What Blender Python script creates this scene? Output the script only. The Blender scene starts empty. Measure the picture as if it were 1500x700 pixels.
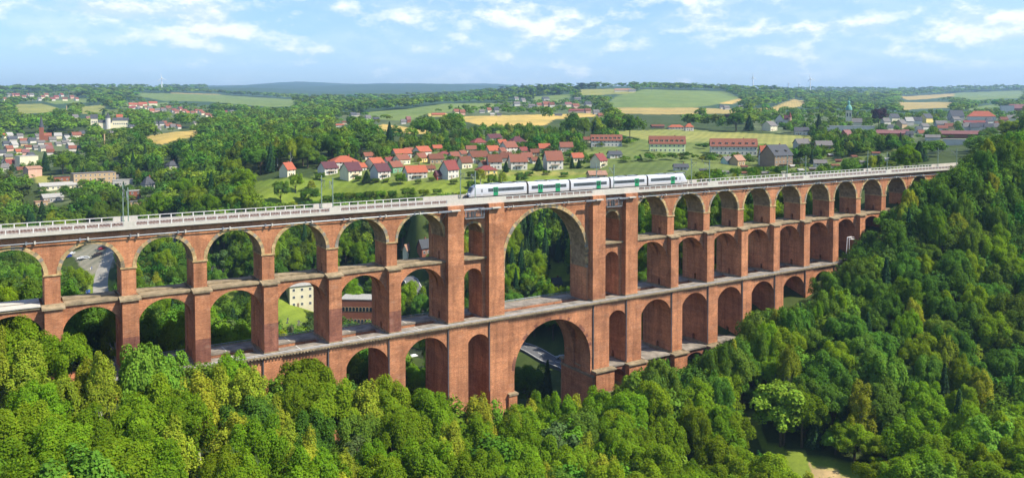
import bpy, bmesh, math, random
import numpy as np
from math import radians as R, pi
# ------------------------------------------------------------------ camera, world, sun, exposure
scn = bpy.context.scene
COL = scn.collection
CX, CY, CZ = -129.413, -199.28, 105.0
YAW, PITCH, FPX, SY = 32.88, 2.05, 1196.67, 145.8
cam_d = bpy.data.cameras.new("camera"); cam = bpy.data.objects.new("camera", cam_d); COL.objects.link(cam)
cam.location = (CX, CY, CZ); cam.rotation_euler = (R(90-PITCH), 0, -R(YAW))
cam_d.sensor_width = 36; cam_d.lens = 36*FPX/1500; cam_d.shift_y = -SY/1500
cam_d.clip_start = 1; cam_d.clip_end = 60000
scn.camera = cam
scn.view_settings.view_transform = 'Standard'; scn.view_settings.look = 'None'
scn.view_settings.gamma = 1; scn.view_settings.use_curve_mapping = False
scn.view_settings.exposure = 0.76
SUN_EL, SUN_AZ = 50, 38           # azimuth: degrees from -Y towards +X
world = bpy.data.worlds.new("World"); scn.world = world; world.use_nodes = True
def nd(nt, t, **kw):
    n = nt.nodes.new(t)
    for k, v in kw.items():
        if k.startswith('i_'): n.inputs[k[2:].replace('_', ' ')].default_value = v
        else: setattr(n, k, v)
    return n
nt = world.node_tree; nt.nodes.clear(); L = nt.links.new
sky = nd(nt, 'ShaderNodeTexSky', sky_type='NISHITA', sun_disc=False)
sky.sun_elevation = R(SUN_EL); sky.sun_rotation = R(180-SUN_AZ)
sky.air_density = 1.0; sky.dust_density = 1.2; sky.ozone_density = 1.5; sky.altitude = 400
bg = nd(nt, 'ShaderNodeBackground', i_Strength=0.128); wo = nd(nt, 'ShaderNodeOutputWorld')
tc = nd(nt, 'ShaderNodeTexCoord'); sep = nd(nt, 'ShaderNodeSeparateXYZ'); L(tc.outputs['Generated'], sep.inputs[0])
# clouds: by compass direction and height in the sky, gathered where the day had its cumulus banks
az = nd(nt, 'ShaderNodeMath', operation='ARCTAN2'); L(sep.outputs['X'], az.inputs[0]); L(sep.outputs['Y'], az.inputs[1])
el = nd(nt, 'ShaderNodeMath', operation='ARCSINE'); L(sep.outputs['Z'], el.inputs[0])
def ramp(a, b, c0=(0, 0, 0, 1), c1=(1, 1, 1, 1), src=None, tree=None):
    t = tree or nt
    r = nd(t, 'ShaderNodeValToRGB'); r.color_ramp.elements[0].position = a; r.color_ramp.elements[1].position = b
    r.color_ramp.elements[0].color = c0; r.color_ramp.elements[1].color = c1
    if src is not None: t.links.new(src, r.inputs[0])
    return r
def mth(op, a, b=None, c=None):
    n = nd(nt, 'ShaderNodeMath', operation=op)
    for i, q in enumerate((a, b, c)):
        if q is None: continue
        if isinstance(q, (int, float)): n.inputs[i].default_value = q
        else: L(q, n.inputs[i])
    return n.outputs[0]
A_, E_ = az.outputs[0], el.outputs[0]
def noise(sx, sy, det, rough, off, dist=0.0, dy=0.0):
    c = nd(nt, 'ShaderNodeCombineXYZ'); L(mth('MULTIPLY', A_, sx), c.inputs['X']); L(mth('MULTIPLY', mth('ADD', E_, dy), sy), c.inputs['Y']); c.inputs['Z'].default_value = off
    n = nd(nt, 'ShaderNodeTexNoise', i_Scale=1.0, i_Detail=det, i_Roughness=rough, i_Distortion=dist); L(c.outputs[0], n.inputs['Vector']); return n.outputs[0]
bias = None
for px, py, w, h, amp in ((40,12,120,22,.20),(160,14,60,10,.12),(285,26,110,30,.24),(355,45,80,14,.12),(600,15,90,22,.14),(760,28,140,34,.20),(850,45,90,14,.12),(1050,22,60,26,.16),(1110,45,110,16,.12),(1215,38,45,9,.16),(1300,58,160,20,.12),(1440,30,75,26,.26),(1480,50,70,20,.16),(420,75,260,24,.03),(980,85,400,22,.04)):
    a0 = R(YAW)+math.atan((px-750)/FPX); e0 = math.atan((161-py)/FPX*math.cos(a0-R(YAW))); ws, hs = w/FPX, h/FPX
    g = mth('MULTIPLY', mth('EXPONENT', mth('MULTIPLY', mth('ADD', mth('POWER', mth('ABSOLUTE', mth('DIVIDE', mth('SUBTRACT', A_, a0), ws)), 2.0), mth('POWER', mth('ABSOLUTE', mth('DIVIDE', mth('SUBTRACT', E_, e0), hs)), 2.0)), -1.0)), amp)
    bias = g if bias is None else mth('ADD', bias, g)
nA = noise(17, 34, 10, .60, 2.9, .0); dens = mth('ADD', nA, bias)
r1 = ramp(0.56, 0.76, src=dens)
veil = ramp(0.42, 0.78, c1=(.42, .42, .42, 1), src=mth('ADD', noise(5, 22, 6, .6, 8.2, .4), mth('MULTIPLY', bias, .8)))
cov = mth('MAXIMUM', r1.outputs[0], veil.outputs[0])
# bright tops, blue-grey undersides: compare the density with the density a little higher up
nB = mth('ADD', noise(17, 34, 10, .60, 2.9, .0, .010), bias); lit = ramp(0.40, 0.62, (4.0, 4.7, 5.6, 1), (6.7, 6.6, 6.4, 1), mth('ADD', mth('MULTIPLY', mth('SUBTRACT', dens, nB), 1.6), .52))
skt = nd(nt, 'ShaderNodeMix', data_type='RGBA', blend_type='MULTIPLY'); skt.inputs[0].default_value = 1; skt.inputs[7].default_value = (0.66, 0.80, 1.04, 1); L(sky.outputs[0], skt.inputs[6])
mix = nd(nt, 'ShaderNodeMix', data_type='RGBA'); L(mth('MULTIPLY', cov, .80), mix.inputs[0]); L(skt.outputs[2], mix.inputs[6]); L(lit.outputs[0], mix.inputs[7])
L(mix.outputs[2], bg.inputs['Color']); L(bg.outputs[0], wo.inputs['Surface'])
sun_d = bpy.data.lights.new("sun", 'SUN'); sun = bpy.data.objects.new("sun", sun_d); COL.objects.link(sun)
sun_d.energy = 4.6; sun_d.angle = R(0.55); sun_d.color = (1.0, 0.93, 0.80)
sun.location = (200, -200, 600); sun.rotation_euler = (R(90-SUN_EL), 0, R(SUN_AZ))
scn.cycles.max_bounces = 6; scn.cycles.diffuse_bounces = 3; scn.cycles.glossy_bounces = 2
scn.cycles.transmission_bounces = 3; scn.cycles.volume_bounces = 0; scn.cycles.transparent_max_bounces = 8
scn.cycles.use_denoising = True; scn.cycles.use_adaptive_sampling = True; scn.cycles.adaptive_threshold = 0.02
rng = np.random.default_rng(7); random.seed(7)

# ------------------------------------------------------------------ photo <-> world
_b, _p = R(YAW), R(PITCH)
def project(X, Y, Z):
    dx, dy, dz = X-CX, Y-CY, Z-CZ
    lat = dx*math.cos(_b)-dy*math.sin(_b); dep = dx*math.sin(_b)+dy*math.cos(_b)
    d = dep*math.cos(_p)-dz*math.sin(_p); up = dep*math.sin(_p)+dz*math.cos(_p)
    d = np.where(np.abs(d) < 1e-3, 1e-3, d)
    return 750+FPX*lat/d, 350-SY-FPX*up/d, d
def at(px, py, t):                 # the world point seen at photo pixel (px, py), t metres deep
    lat = (px-750)/FPX*t; u = -(py-(350-SY))/FPX*t
    dep = t*math.cos(_p)+u*math.sin(_p); z = CZ+u*math.cos(_p)-t*math.sin(_p)
    return (CX+lat*math.cos(_b)+dep*math.sin(_b), CY-lat*math.sin(_b)+dep*math.cos(_b), z)
# ------------------------------------------------------------------ terrain height
CP = [(-420,0,86),(-300,0,78),(-240,0,74),(-200,0,70),(-150,0,56),(-119,0,46),(-89,0,35),(-57,0,22),(-30,0,11),(0,0,2),(20,0,2),(45,0,9),(60,0,14),(80,0,20),
 (112,0,30),(140,0,39),(165,0,47),(181,0,57),(200,0,66),(238,0,77.5),(300,0,79),(420,0,84),(250,20,77),(215,25,68),
 (-150,-60,36),(-100,-60,26),(-50,-60,14),(0,-60,5),(40,-60,3),(60,-60,9),(100,-85,8),(149,-69,20),(150,-40,32),(192,-49,42),(200,-20,62),(245,-24,72),(313,10,80),(330,-60,60),
 (0,-120,12),(60,-130,14),(-60,-120,22),(-130,-120,40),(-130,-200,45),(0,-200,25),(100,-200,20),(-250,-100,60),(200,-150,30),(300,-200,50),
 (-400,-300,90),(0,-500,60),(400,-500,70),(-1000,-1000,120),(0,-2000,140),(1500,-1500,150),(-6000,-6000,300),(0,-9000,300),(9000,-6000,300),(-9000,2000,300),(12000,-2000,320),(-2500,500,160)]
PD = [(-200,430,430),(0,440,420),(100,425,425),(170,430,415),(40,330,560),(330,445,400),(430,460,400),(500,470,400),(600,470,388),(700,480,370),(790,520,350),(830,400,430),(820,300,485),(740,300,490),
 (900,330,400),(1000,300,360),(1100,275,390),(550,264,520),(640,270,500),(700,268,505),(850,262,530),(930,268,480),(430,262,520),(480,258,540),(300,296,520),(250,330,480),(360,330,450),(500,330,440),(600,330,430),(200,300,560),(215,285,600),(140,270,650),(60,280,620),
 (640,236,600),(750,228,610),(850,222,640),(550,238,590),(20,247,800),(-150,240,800),(61,210,1000),(110,212,1050),(165,187,1170),(165,213,980),(255,199,970),(222,209,920),(350,212,900),(350,192,1200),(450,190,1250),(450,215,800),
 (440,150,2600),(300,157,2300),(250,167,1850),(200,158,2000),(60,155,2000),(50,167,1700),(140,155,2100),(140,166,1750),(0,130,4500),(200,127,4300),(150,128,4300),(350,141,3400),(0,145,2700),(350,170,1700),(450,165,1900),
 (600,176,1150),(600,165,1400),(650,153,1900),(560,153,2500),(480,160,2000),(780,185,930),(780,172,1250),(760,160,1700),(690,165,1350),(820,158,1800),(850,145,2300),(830,129,3000),(760,133,3000),(920,132,2700),(700,147,2900),(700,215,720),(850,205,760),
 (960,166,1450),(960,150,2000),(1000,136,2600),(1080,147,2350),(1150,152,2150),(1120,168,1400),(1060,129.5,3300),(1110,130,3300),(1200,136,3500),(1250,160,2300),(1350,151,2700),(1350,158,2300),(1450,140,3500),(1430,160,2000),(1400,132,5000),(1300,131,6500),(1500,132,5200),
 (1000,198,830),(1080,202,800),(900,218,650),(1075,225,640),(1140,247,560),(1200,262,470),(1000,262,430),(1243,187,1000),(1350,191,980),(1440,192,960),(1420,176,1200),(1300,225,560),(1400,215,620),(1490,205,620),(1490,240,450),
 (100,131,8000),(480,132,7000),(440,121.5,12000),(390,122.5,12000),(500,125,12000),(560,122.5,12500),(600,124,12500),(650,126,13000),(730,127,14000),(1000,130,9000),(1100,129,12000),(1500,129,12000),(-300,130,9000),(-300,200,1500),(1800,200,800),(1800,150,2500),(1800,130,9000),(0,129,12000),(540,136,5200),(660,136,5200),(420,137,5000)]
RD = [(500,440),(560,446),(589,450),(640,468),(720,490),(765,504),(822,533),(880,560),(930,590)]
PD = [(a, b+(3.5 if 3000 <= t < 11000 else 0)+(2.5 if t >= 11000 and not 400 < a < 800 else 0), t) for a, b, t in PD]
PD = [q for q in PD if q[:2] not in ((500,470),(600,470),(700,480),(790,520))]
ROADZ = [(a, b, (CZ-3)*FPX/(b-159.5)) for a, b in RD]
CP = CP+[at(*q) for q in PD]
for a, b, t in ROADZ:
    x_, y_, _z = at(a, b, t); dl = ((x_-CX)/t, (y_-CY)/t); CP += [(x_, y_, 3.0), (x_+dl[0]*9, y_+dl[1]*9, 3.0), (x_-dl[0]*9, y_-dl[1]*9, 3.0)]
cpa = np.array(CP, float)
def uv(X, Y):
    dx, dy = X-CX, Y-CY; r = np.hypot(dx, dy)
    k = np.log(r+60.0)*2.2; a = np.arctan2(dx, dy)
    return k*np.cos(a)*1.0, k*np.sin(a)*1.0
def feat(X, Y):                    # conformal-ish log-polar chart: far country is squeezed like the near
    dx, dy = X-CX, Y-CY; r = np.hypot(dx, dy); s = np.log1p(r/150.0)/np.maximum(r, 1e-6)
    return dx*s, dy*s
_U, _V = feat(cpa[:, 0], cpa[:, 1])
def _phi(d2): return np.sqrt(d2+0.0004)
_K = _phi((_U[:, None]-_U[None])**2+(_V[:, None]-_V[None])**2)
_W = np.linalg.solve(_K+np.eye(len(_U))*-2e-3, cpa[:, 2])
def height(X, Y):
    X = np.atleast_1d(np.asarray(X, float)); Y = np.atleast_1d(np.asarray(Y, float))
    out = np.empty(X.shape); f = out.ravel(); xr, yr = X.ravel(), Y.ravel()
    for s in range(0, len(xr), 20000):
        u, v = feat(xr[s:s+20000], yr[s:s+20000])
        f[s:s+20000] = _phi((u[:, None]-_U[None])**2+(v[:, None]-_V[None])**2)@_W
    r = np.hypot(xr-CX, yr-CY)
    f += (np.sin(xr/37+1)*np.cos(yr/41)*0.8+np.sin(xr/13)*np.sin(yr/17+2)*0.3)*np.clip((r-380)/300, 0, 2)
    far = np.clip((r-2500)/3000, 0, 1)
    f += far*(18*np.sin(xr/610+2)*np.sin(yr/540)+9*np.sin(xr/230)*np.cos(yr/260))
    return f.reshape(X.shape)
def hz(x, y): return float(height(x, y)[0])
_ts = np.exp(np.linspace(math.log(100), math.log(15000), 2600))
def ground_at(px, py, tmin=100, tmax=15000):   # first point of the terrain on the ray through (px, py)
    t = _ts[(_ts >= tmin) & (_ts <= tmax)]
    x, y, z = at(px, py, t); g = height(x, y) - z
    i = np.nonzero(g >= 0)[0]
    if len(i) == 0: i = [int(np.argmax(g))]
    t0 = t[i[0]]; x, y, z = at(px, py, t0)
    return float(x), float(y), float(hz(x, y)), float(t0)
# ------------------------------------------------------------------ materials
def srgb(h):
    h = h.lstrip('#'); c = [int(h[i:i+2], 16)/255 for i in (0, 2, 4)]
    return tuple((x/12.92 if x <= 0.04045 else ((x+0.055)/1.055)**2.4) for x in c)+(1,)
def base(name, rough=0.9, spec=0.25, metal=0.0):
    m = bpy.data.materials.new(name); m.use_nodes = True; t = m.node_tree; b = t.nodes['Principled BSDF']
    b.inputs['Roughness'].default_value = rough; b.inputs['Specular IOR Level'].default_value = spec; b.inputs['Metallic'].default_value = metal
    return m, t, b
def c4(c): return tuple(c[:3])+(1,)
def simple(name, col, rough=0.85, var=0.12, scale=0.6, spec=0.25, metal=0.0, coord='Object', stretch=(1, 1, 1), bump=0.0):
    m, t, b = base(name, rough, spec, metal); tc = nd(t, 'ShaderNodeTexCoord'); mp = nd(t, 'ShaderNodeMapping'); mp.inputs['Scale'].default_value = stretch
    t.links.new(tc.outputs[coord], mp.inputs[0])
    n = nd(t, 'ShaderNodeTexNoise', i_Scale=scale, i_Detail=6, i_Roughness=0.65); t.links.new(mp.outputs[0], n.inputs['Vector'])
    lo = c4([x*(1-var*2) for x in col[:3]]); hi = c4([min(1, x*(1+var*1.6)) for x in col[:3]])
    r = ramp(0.3, 0.7, lo, hi, n.outputs[0], t); t.links.new(r.outputs[0], b.inputs['Base Color'])
    if bump:
        bp = nd(t, 'ShaderNodeBump', i_Strength=bump, i_Distance=0.1); t.links.new(n.outputs[0], bp.inputs['Height']); t.links.new(bp.outputs[0], b.inputs['Normal'])
    return m
def brick_mat(name, c_a, c_b, mortar, tint=1.0, weather=0.75):
    m, t, b = base(name, 0.92, 0.2); l = t.links.new
    tc = nd(t, 'ShaderNodeTexCoord'); s = nd(t, 'ShaderNodeSeparateXYZ'); l(tc.outputs['Object'], s.inputs[0])
    su = nd(t, 'ShaderNodeMath', operation='ADD'); l(s.outputs['X'], su.inputs[0]); l(s.outputs['Y'], su.inputs[1])
    cv = nd(t, 'ShaderNodeCombineXYZ'); l(su.outputs[0], cv.inputs['X']); l(s.outputs['Z'], cv.inputs['Y'])
    bk = nd(t, 'ShaderNodeTexBrick', i_Scale=1.0); bk.inputs['Brick Width'].default_value = 0.62; bk.inputs['Row Height'].default_value = 0.20
    bk.inputs['Mortar Size'].default_value = 0.018; bk.inputs['Color1'].default_value = c_a; bk.inputs['Color2'].default_value = c_b; bk.inputs['Mortar'].default_value = mortar
    l(cv.outputs[0], bk.inputs['Vector'])
    def ns(scale, det, sc=(1, 1, 1), rough=0.65):
        mp = nd(t, 'ShaderNodeMapping'); mp.inputs['Scale'].default_value = sc; l(tc.outputs['Object'], mp.inputs[0])
        n = nd(t, 'ShaderNodeTexNoise', i_Scale=scale, i_Detail=det, i_Roughness=rough); l(mp.outputs[0], n.inputs['Vector']); return n
    big = ramp(0.36, 0.66, (0.74, 0.72, 0.72, 1), (1.14, 1.12, 1.08, 1), ns(0.10, 5).outputs[0], t)
    rows = ramp(0.34, 0.68, (0.80, 0.78, 0.78, 1), (1.14, 1.12, 1.1, 1), ns(0.5, 7, (0.22, 0.22, 1.6), 0.75).outputs[0], t)
    fine = ramp(0.35, 0.7, (0.70, 0.66, 0.66, 1), (1.22, 1.2, 1.18, 1), ns(2.2, 6, (1, 1, 2.5), 0.8).outputs[0], t)
    run = ramp(0.46, 0.72, (1, 1, 1, 1), (0.42, 0.42, 0.44, 1), ns(0.55, 6, (1.0, 1.0, 0.10), 0.7).outputs[0], t)
    pale = ramp(0.56, 0.76, (0, 0, 0, 1), (0.48, 0.48, 0.48, 1), ns(0.35, 7, (0.6, 0.6, 1.8), 0.75).outputs[0], t)
    cur = bk.outputs['Color']
    vo = nd(t, 'ShaderNodeTexVoronoi', i_Scale=0.22); mpv = nd(t, 'ShaderNodeMapping'); mpv.inputs['Scale'].default_value = (1, 1, .8); l(tc.outputs['Object'], mpv.inputs[0]); l(mpv.outputs[0], vo.inputs['Vector']); pt = ramp(0, 1, (.80, .80, .82, 1), (1.14, 1.14, 1.12, 1), vo.outputs['Color'], t)
    for k, (r_, f) in enumerate(((pt, 1), (big, 1), (rows, 1), (fine, 1), (run, weather))):
        mx = nd(t, 'ShaderNodeMix', data_type='RGBA', blend_type='MULTIPLY'); mx.inputs[0].default_value = f
        l(cur, mx.inputs[6]); l(r_.outputs[0], mx.inputs[7]); cur = mx.outputs[2]
    mx = nd(t, 'ShaderNodeMix', data_type='RGBA'); l(pale.outputs[0], mx.inputs[0]); l(cur, mx.inputs[6]); mx.inputs[7].default_value = (0.46*tint, 0.31*tint, 0.22*tint, 1)
    l(mx.outputs[2], b.inputs['Base Color'])
    bp = nd(t, 'ShaderNodeBump', i_Strength=0.5, i_Distance=0.06); l(bk.outputs['Fac'], bp.inputs['Height']); bp.invert = True; l(bp.outputs[0], b.inputs['Normal'])
    return m
def stone_mat(name, lo, hi, dark, scale=0.9):
    m, t, b = base(name, 0.92, 0.2); l = t.links.new; tc = nd(t, 'ShaderNodeTexCoord')
    n = nd(t, 'ShaderNodeTexNoise', i_Scale=scale, i_Detail=8, i_Roughness=0.75); l(tc.outputs['Object'], n.inputs['Vector'])
    r = ramp(0.32, 0.66, lo, hi, n.outputs[0], t)
    v = nd(t, 'ShaderNodeTexVoronoi', i_Scale=1.1); l(tc.outputs['Object'], v.inputs['Vector'])
    vr = ramp(0.0, 1.0, (0.72, 0.72, 0.72, 1), (1.18, 1.18, 1.18, 1), v.outputs['Color'], t)
    mx = nd(t, 'ShaderNodeMix', data_type='RGBA', blend_type='MULTIPLY'); mx.inputs[0].default_value = 1; l(r.outputs[0], mx.inputs[6]); l(vr.outputs[0], mx.inputs[7])
    n2 = nd(t, 'ShaderNodeTexNoise', i_Scale=0.35, i_Detail=7, i_Roughness=0.7); l(tc.outputs['Object'], n2.inputs['Vector'])
    r2 = ramp(0.50, 0.68, (0, 0, 0, 1), (0.8, 0.8, 0.8, 1), n2.outputs[0], t)
    m2 = nd(t, 'ShaderNodeMix', data_type='RGBA'); l(r2.outputs[0], m2.inputs[0]); l(mx.outputs[2], m2.inputs[6]); m2.inputs[7].default_value = dark
    l(m2.outputs[2], b.inputs['Base Color'])
    bp = nd(t, 'ShaderNodeBump', i_Strength=0.5, i_Distance=0.1); l(n.outputs[0], bp.inputs['Height']); l(bp.outputs[0], b.inputs['Normal'])
    return m
def leaf_mat(name, col, attr=False, trans=0.3, spread=0.28):
    m = bpy.data.materials.new(name); m.use_nodes = True; t = m.node_tree; t.nodes.clear(); l = t.links.new
    o = nd(t, 'ShaderNodeOutputMaterial'); df = nd(t, 'ShaderNodeBsdfDiffuse'); tr = nd(t, 'ShaderNodeBsdfTranslucent'); ms = nd(t, 'ShaderNodeMixShader'); ms.inputs[0].default_value = trans
    l(df.outputs[0], ms.inputs[1]); l(tr.outputs[0], ms.inputs[2]); l(ms.outputs[0], o.inputs['Surface'])
    at_ = nd(t, 'ShaderNodeAttribute', attribute_name='tint'); at_.attribute_type = 'GEOMETRY'
    if attr: cur = at_.outputs['Color']
    else:
        oi = nd(t, 'ShaderNodeObjectInfo')
        hs = nd(t, 'ShaderNodeHueSaturation'); hs.inputs['Color'].default_value = c4(col)
        a = nd(t, 'ShaderNodeMapRange'); a.inputs['To Min'].default_value = 0.5-0.035*spread/0.28; a.inputs['To Max'].default_value = 0.5+0.025*spread/0.28
        l(oi.outputs['Random'], a.inputs['Value']); l(a.outputs[0], hs.inputs['Hue'])
        w = nd(t, 'ShaderNodeMath', operation='MULTIPLY'); w.inputs[1].default_value = 7.31; l(oi.outputs['Random'], w.inputs[0])
        fr = nd(t, 'ShaderNodeMath', operation='FRACT'); l(w.outputs[0], fr.inputs[0])
        v = nd(t, 'ShaderNodeMapRange'); v.inputs['To Min'].default_value = 1-spread*1.1; v.inputs['To Max'].default_value = 1+spread*1.3; l(fr.outputs[0], v.inputs['Value']); l(v.outputs[0], hs.inputs['Value'])
        mu = nd(t, 'ShaderNodeMix', data_type='RGBA', blend_type='MULTIPLY'); mu.inputs[0].default_value = 1
        l(hs.outputs[0], mu.inputs[6]); l(at_.outputs['Color'], mu.inputs[7]); cur = mu.outputs[2]
    l(cur, df.inputs['Color'])
    g = nd(t, 'ShaderNodeMix', data_type='RGBA', blend_type='MULTIPLY'); g.inputs[0].default_value = 1; g.inputs[7].default_value = (1.25, 1.15, 0.5, 1)
    l(cur, g.inputs[6]); l(g.outputs[2], tr.inputs['Color'])
    return m
M = {}
M['brick'] = brick_mat('red_brick', (0.64, 0.285, 0.130, 1), (0.49, 0.195, 0.085, 1), (0.56, 0.39, 0.26, 1))
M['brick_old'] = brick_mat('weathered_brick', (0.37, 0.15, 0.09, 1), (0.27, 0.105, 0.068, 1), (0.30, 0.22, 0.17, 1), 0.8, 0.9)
M['stone'] = stone_mat('yellow_sandstone', (0.34, 0.225, 0.095, 1), (0.57, 0.41, 0.20, 1), (0.17, 0.115, 0.065, 1))
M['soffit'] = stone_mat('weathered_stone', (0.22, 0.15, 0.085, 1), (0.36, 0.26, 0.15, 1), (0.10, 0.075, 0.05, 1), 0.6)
M['ledge'] = stone_mat('ledge_stone', (0.21, 0.16, 0.09, 1), (0.36, 0.28, 0.17, 1), (0.12, 0.10, 0.065, 1), 0.5)
M['deckstone'] = simple('deck_screed', (0.25, 0.215, 0.17), 0.9, 0.28, 0.35)
M['slab'] = stone_mat('cap_stone', (0.20, 0.17, 0.13, 1), (0.33, 0.29, 0.23, 1), (0.12, 0.11, 0.09, 1), 0.5)
M['conc'] = simple('pale_concrete', (0.52, 0.485, 0.41), 0.8, 0.06, 0.5)
M['conc_d'] = simple('stained_concrete', (0.30, 0.27, 0.23), 0.9, 0.15, 0.6)
M['ballast'] = simple('ballast', (0.12, 0.082, 0.068), 0.95, 0.22, 3.0)
M['rail'] = simple('rail_steel', (0.33, 0.22, 0.17), 0.45, 0.05, 1.0, metal=0.6)
M['sleeper'] = simple('sleeper_concrete', (0.33, 0.30, 0.26), 0.9, 0.1)
M['galv'] = simple('galvanised_steel', (0.27, 0.29, 0.31), 0.45, 0.08, 1.0, metal=0.3)
M['railpaint'] = simple('pale_railing_paint', (0.62, 0.60, 0.55), 0.6, 0.05)
M['mast'] = simple('green_mast_paint', (0.20, 0.27, 0.22), 0.6, 0.08)
M['mesh_fill'] = simple('railing_mesh_panel', (0.25, 0.235, 0.20), 0.8, 0.05)
M['wire'] = simple('dark_wire', (0.06, 0.06, 0.06), 0.6, 0.05)
M['pipe'] = simple('lead_grey_pipe', (0.16, 0.15, 0.15), 0.6, 0.1)
M['white'] = simple('white_paint', (0.78, 0.77, 0.74), 0.55, 0.03, 0.6, spec=0.4)
M['train_w'] = simple('train_white', (0.52, 0.53, 0.54), 0.28, 0.02, 0.4, spec=0.5)
M['train_l'] = simple('train_lower_grey', (0.47, 0.455, 0.42), 0.35, 0.04, 0.4, spec=0.5)
M['train_g'] = simple('train_green', (0.015, 0.27, 0.10), 0.35, 0.04, spec=0.5)
M['train_d'] = simple('train_dark', (0.045, 0.04, 0.035), 0.8, 0.15)
M['glass'] = simple('dark_glass', (0.035, 0.045, 0.055), 0.12, 0.2, 0.3, spec=0.8)
M['glass_t'] = simple('tinted_train_glass', (0.07, 0.085, 0.095), 0.15, 0.25, 0.3, spec=0.8)
M['asphalt'] = simple('asphalt', (0.11, 0.11, 0.115), 0.9, 0.1, 0.4)
M['gravel_y'] = simple('pale_yard', (0.30, 0.28, 0.235), 0.95, 0.12, 0.3)
M['trunk'] = simple('bark', (0.10, 0.075, 0.05), 0.95, 0.2, 1.5)
M['birchbark'] = simple('birch_bark', (0.55, 0.52, 0.46), 0.8, 0.25, 1.2, stretch=(1, 1, 2))
M['leaf'] = leaf_mat('broadleaf_leaves', (0.175, 0.285, 0.016), spread=.16, trans=.5)
M['leaf_d'] = leaf_mat('dark_broadleaf_leaves', (0.100, 0.190, 0.022), spread=.2, trans=.35)
M['leaf_b'] = leaf_mat('birch_leaves', (0.26, 0.31, 0.026), spread=0.18, trans=.38)
M['leaf_s'] = leaf_mat('light_leaves', (0.15, 0.29, 0.03), spread=0.15)
M['needle'] = leaf_mat('spruce_needles', (0.028, 0.068, 0.024), trans=0.1, spread=0.2)
M['needle_p'] = leaf_mat('pine_needles', (0.075, 0.125, 0.035), trans=0.15, spread=0.2)
M['leaf_attr'] = leaf_mat('woodland_leaves', (1, 1, 1), attr=True)
# ground: one material, tint from a per-face land cover attribute
def ground_mat():
    m, t, b = base('ground', 0.95, 0.15); l = t.links.new
    a = nd(t, 'ShaderNodeAttribute', attribute_name='cover'); tc = nd(t, 'ShaderNodeTexCoord')
    n = nd(t, 'ShaderNodeTexNoise', i_Scale=0.05, i_Detail=9, i_Roughness=0.7); l(tc.outputs['Object'], n.inputs['Vector'])
    r = ramp(0.3, 0.7, (0.72, 0.74, 0.7, 1), (1.2, 1.18, 1.15, 1), n.outputs[0], t)
    n2 = nd(t, 'ShaderNodeTexNoise', i_Scale=0.9, i_Detail=5, i_Roughness=0.8); l(tc.outputs['Object'], n2.inputs['Vector'])
    r2 = ramp(0.3, 0.7, (0.78, 0.8, 0.78, 1), (1.18, 1.15, 1.1, 1), n2.outputs[0], t)
    wv = nd(t, 'ShaderNodeTexWave', i_Scale=0.045, i_Distortion=1.5, i_Detail=3.0); mw = nd(t, 'ShaderNodeMapping'); mw.inputs['Rotation'].default_value = (0, 0, 0.9); l(tc.outputs['Object'], mw.inputs[0]); l(mw.outputs[0], wv.inputs['Vector']); r3 = ramp(0.2, 0.8, (0.90, 0.92, 0.90, 1), (1.07, 1.06, 1.05, 1), wv.outputs[1], t)
    n4 = nd(t, 'ShaderNodeTexNoise', i_Scale=0.012, i_Detail=4, i_Roughness=0.6); l(tc.outputs['Object'], n4.inputs['Vector']); r4 = ramp(0.35, 0.65, (0.82, 0.88, 0.84, 1), (1.16, 1.08, 1.0, 1), n4.outputs[0], t)
    cur = a.outputs['Color']
    for q in (r, r2, r3, r4):
        mx = nd(t, 'ShaderNodeMix', data_type='RGBA', blend_type='MULTIPLY'); mx.inputs[0].default_value = 1; l(cur, mx.inputs[6]); l(q.outputs[0], mx.inputs[7]); cur = mx.outputs[2]
    l(cur, b.inputs['Base Color']); return m
M['ground'] = ground_mat()

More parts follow.
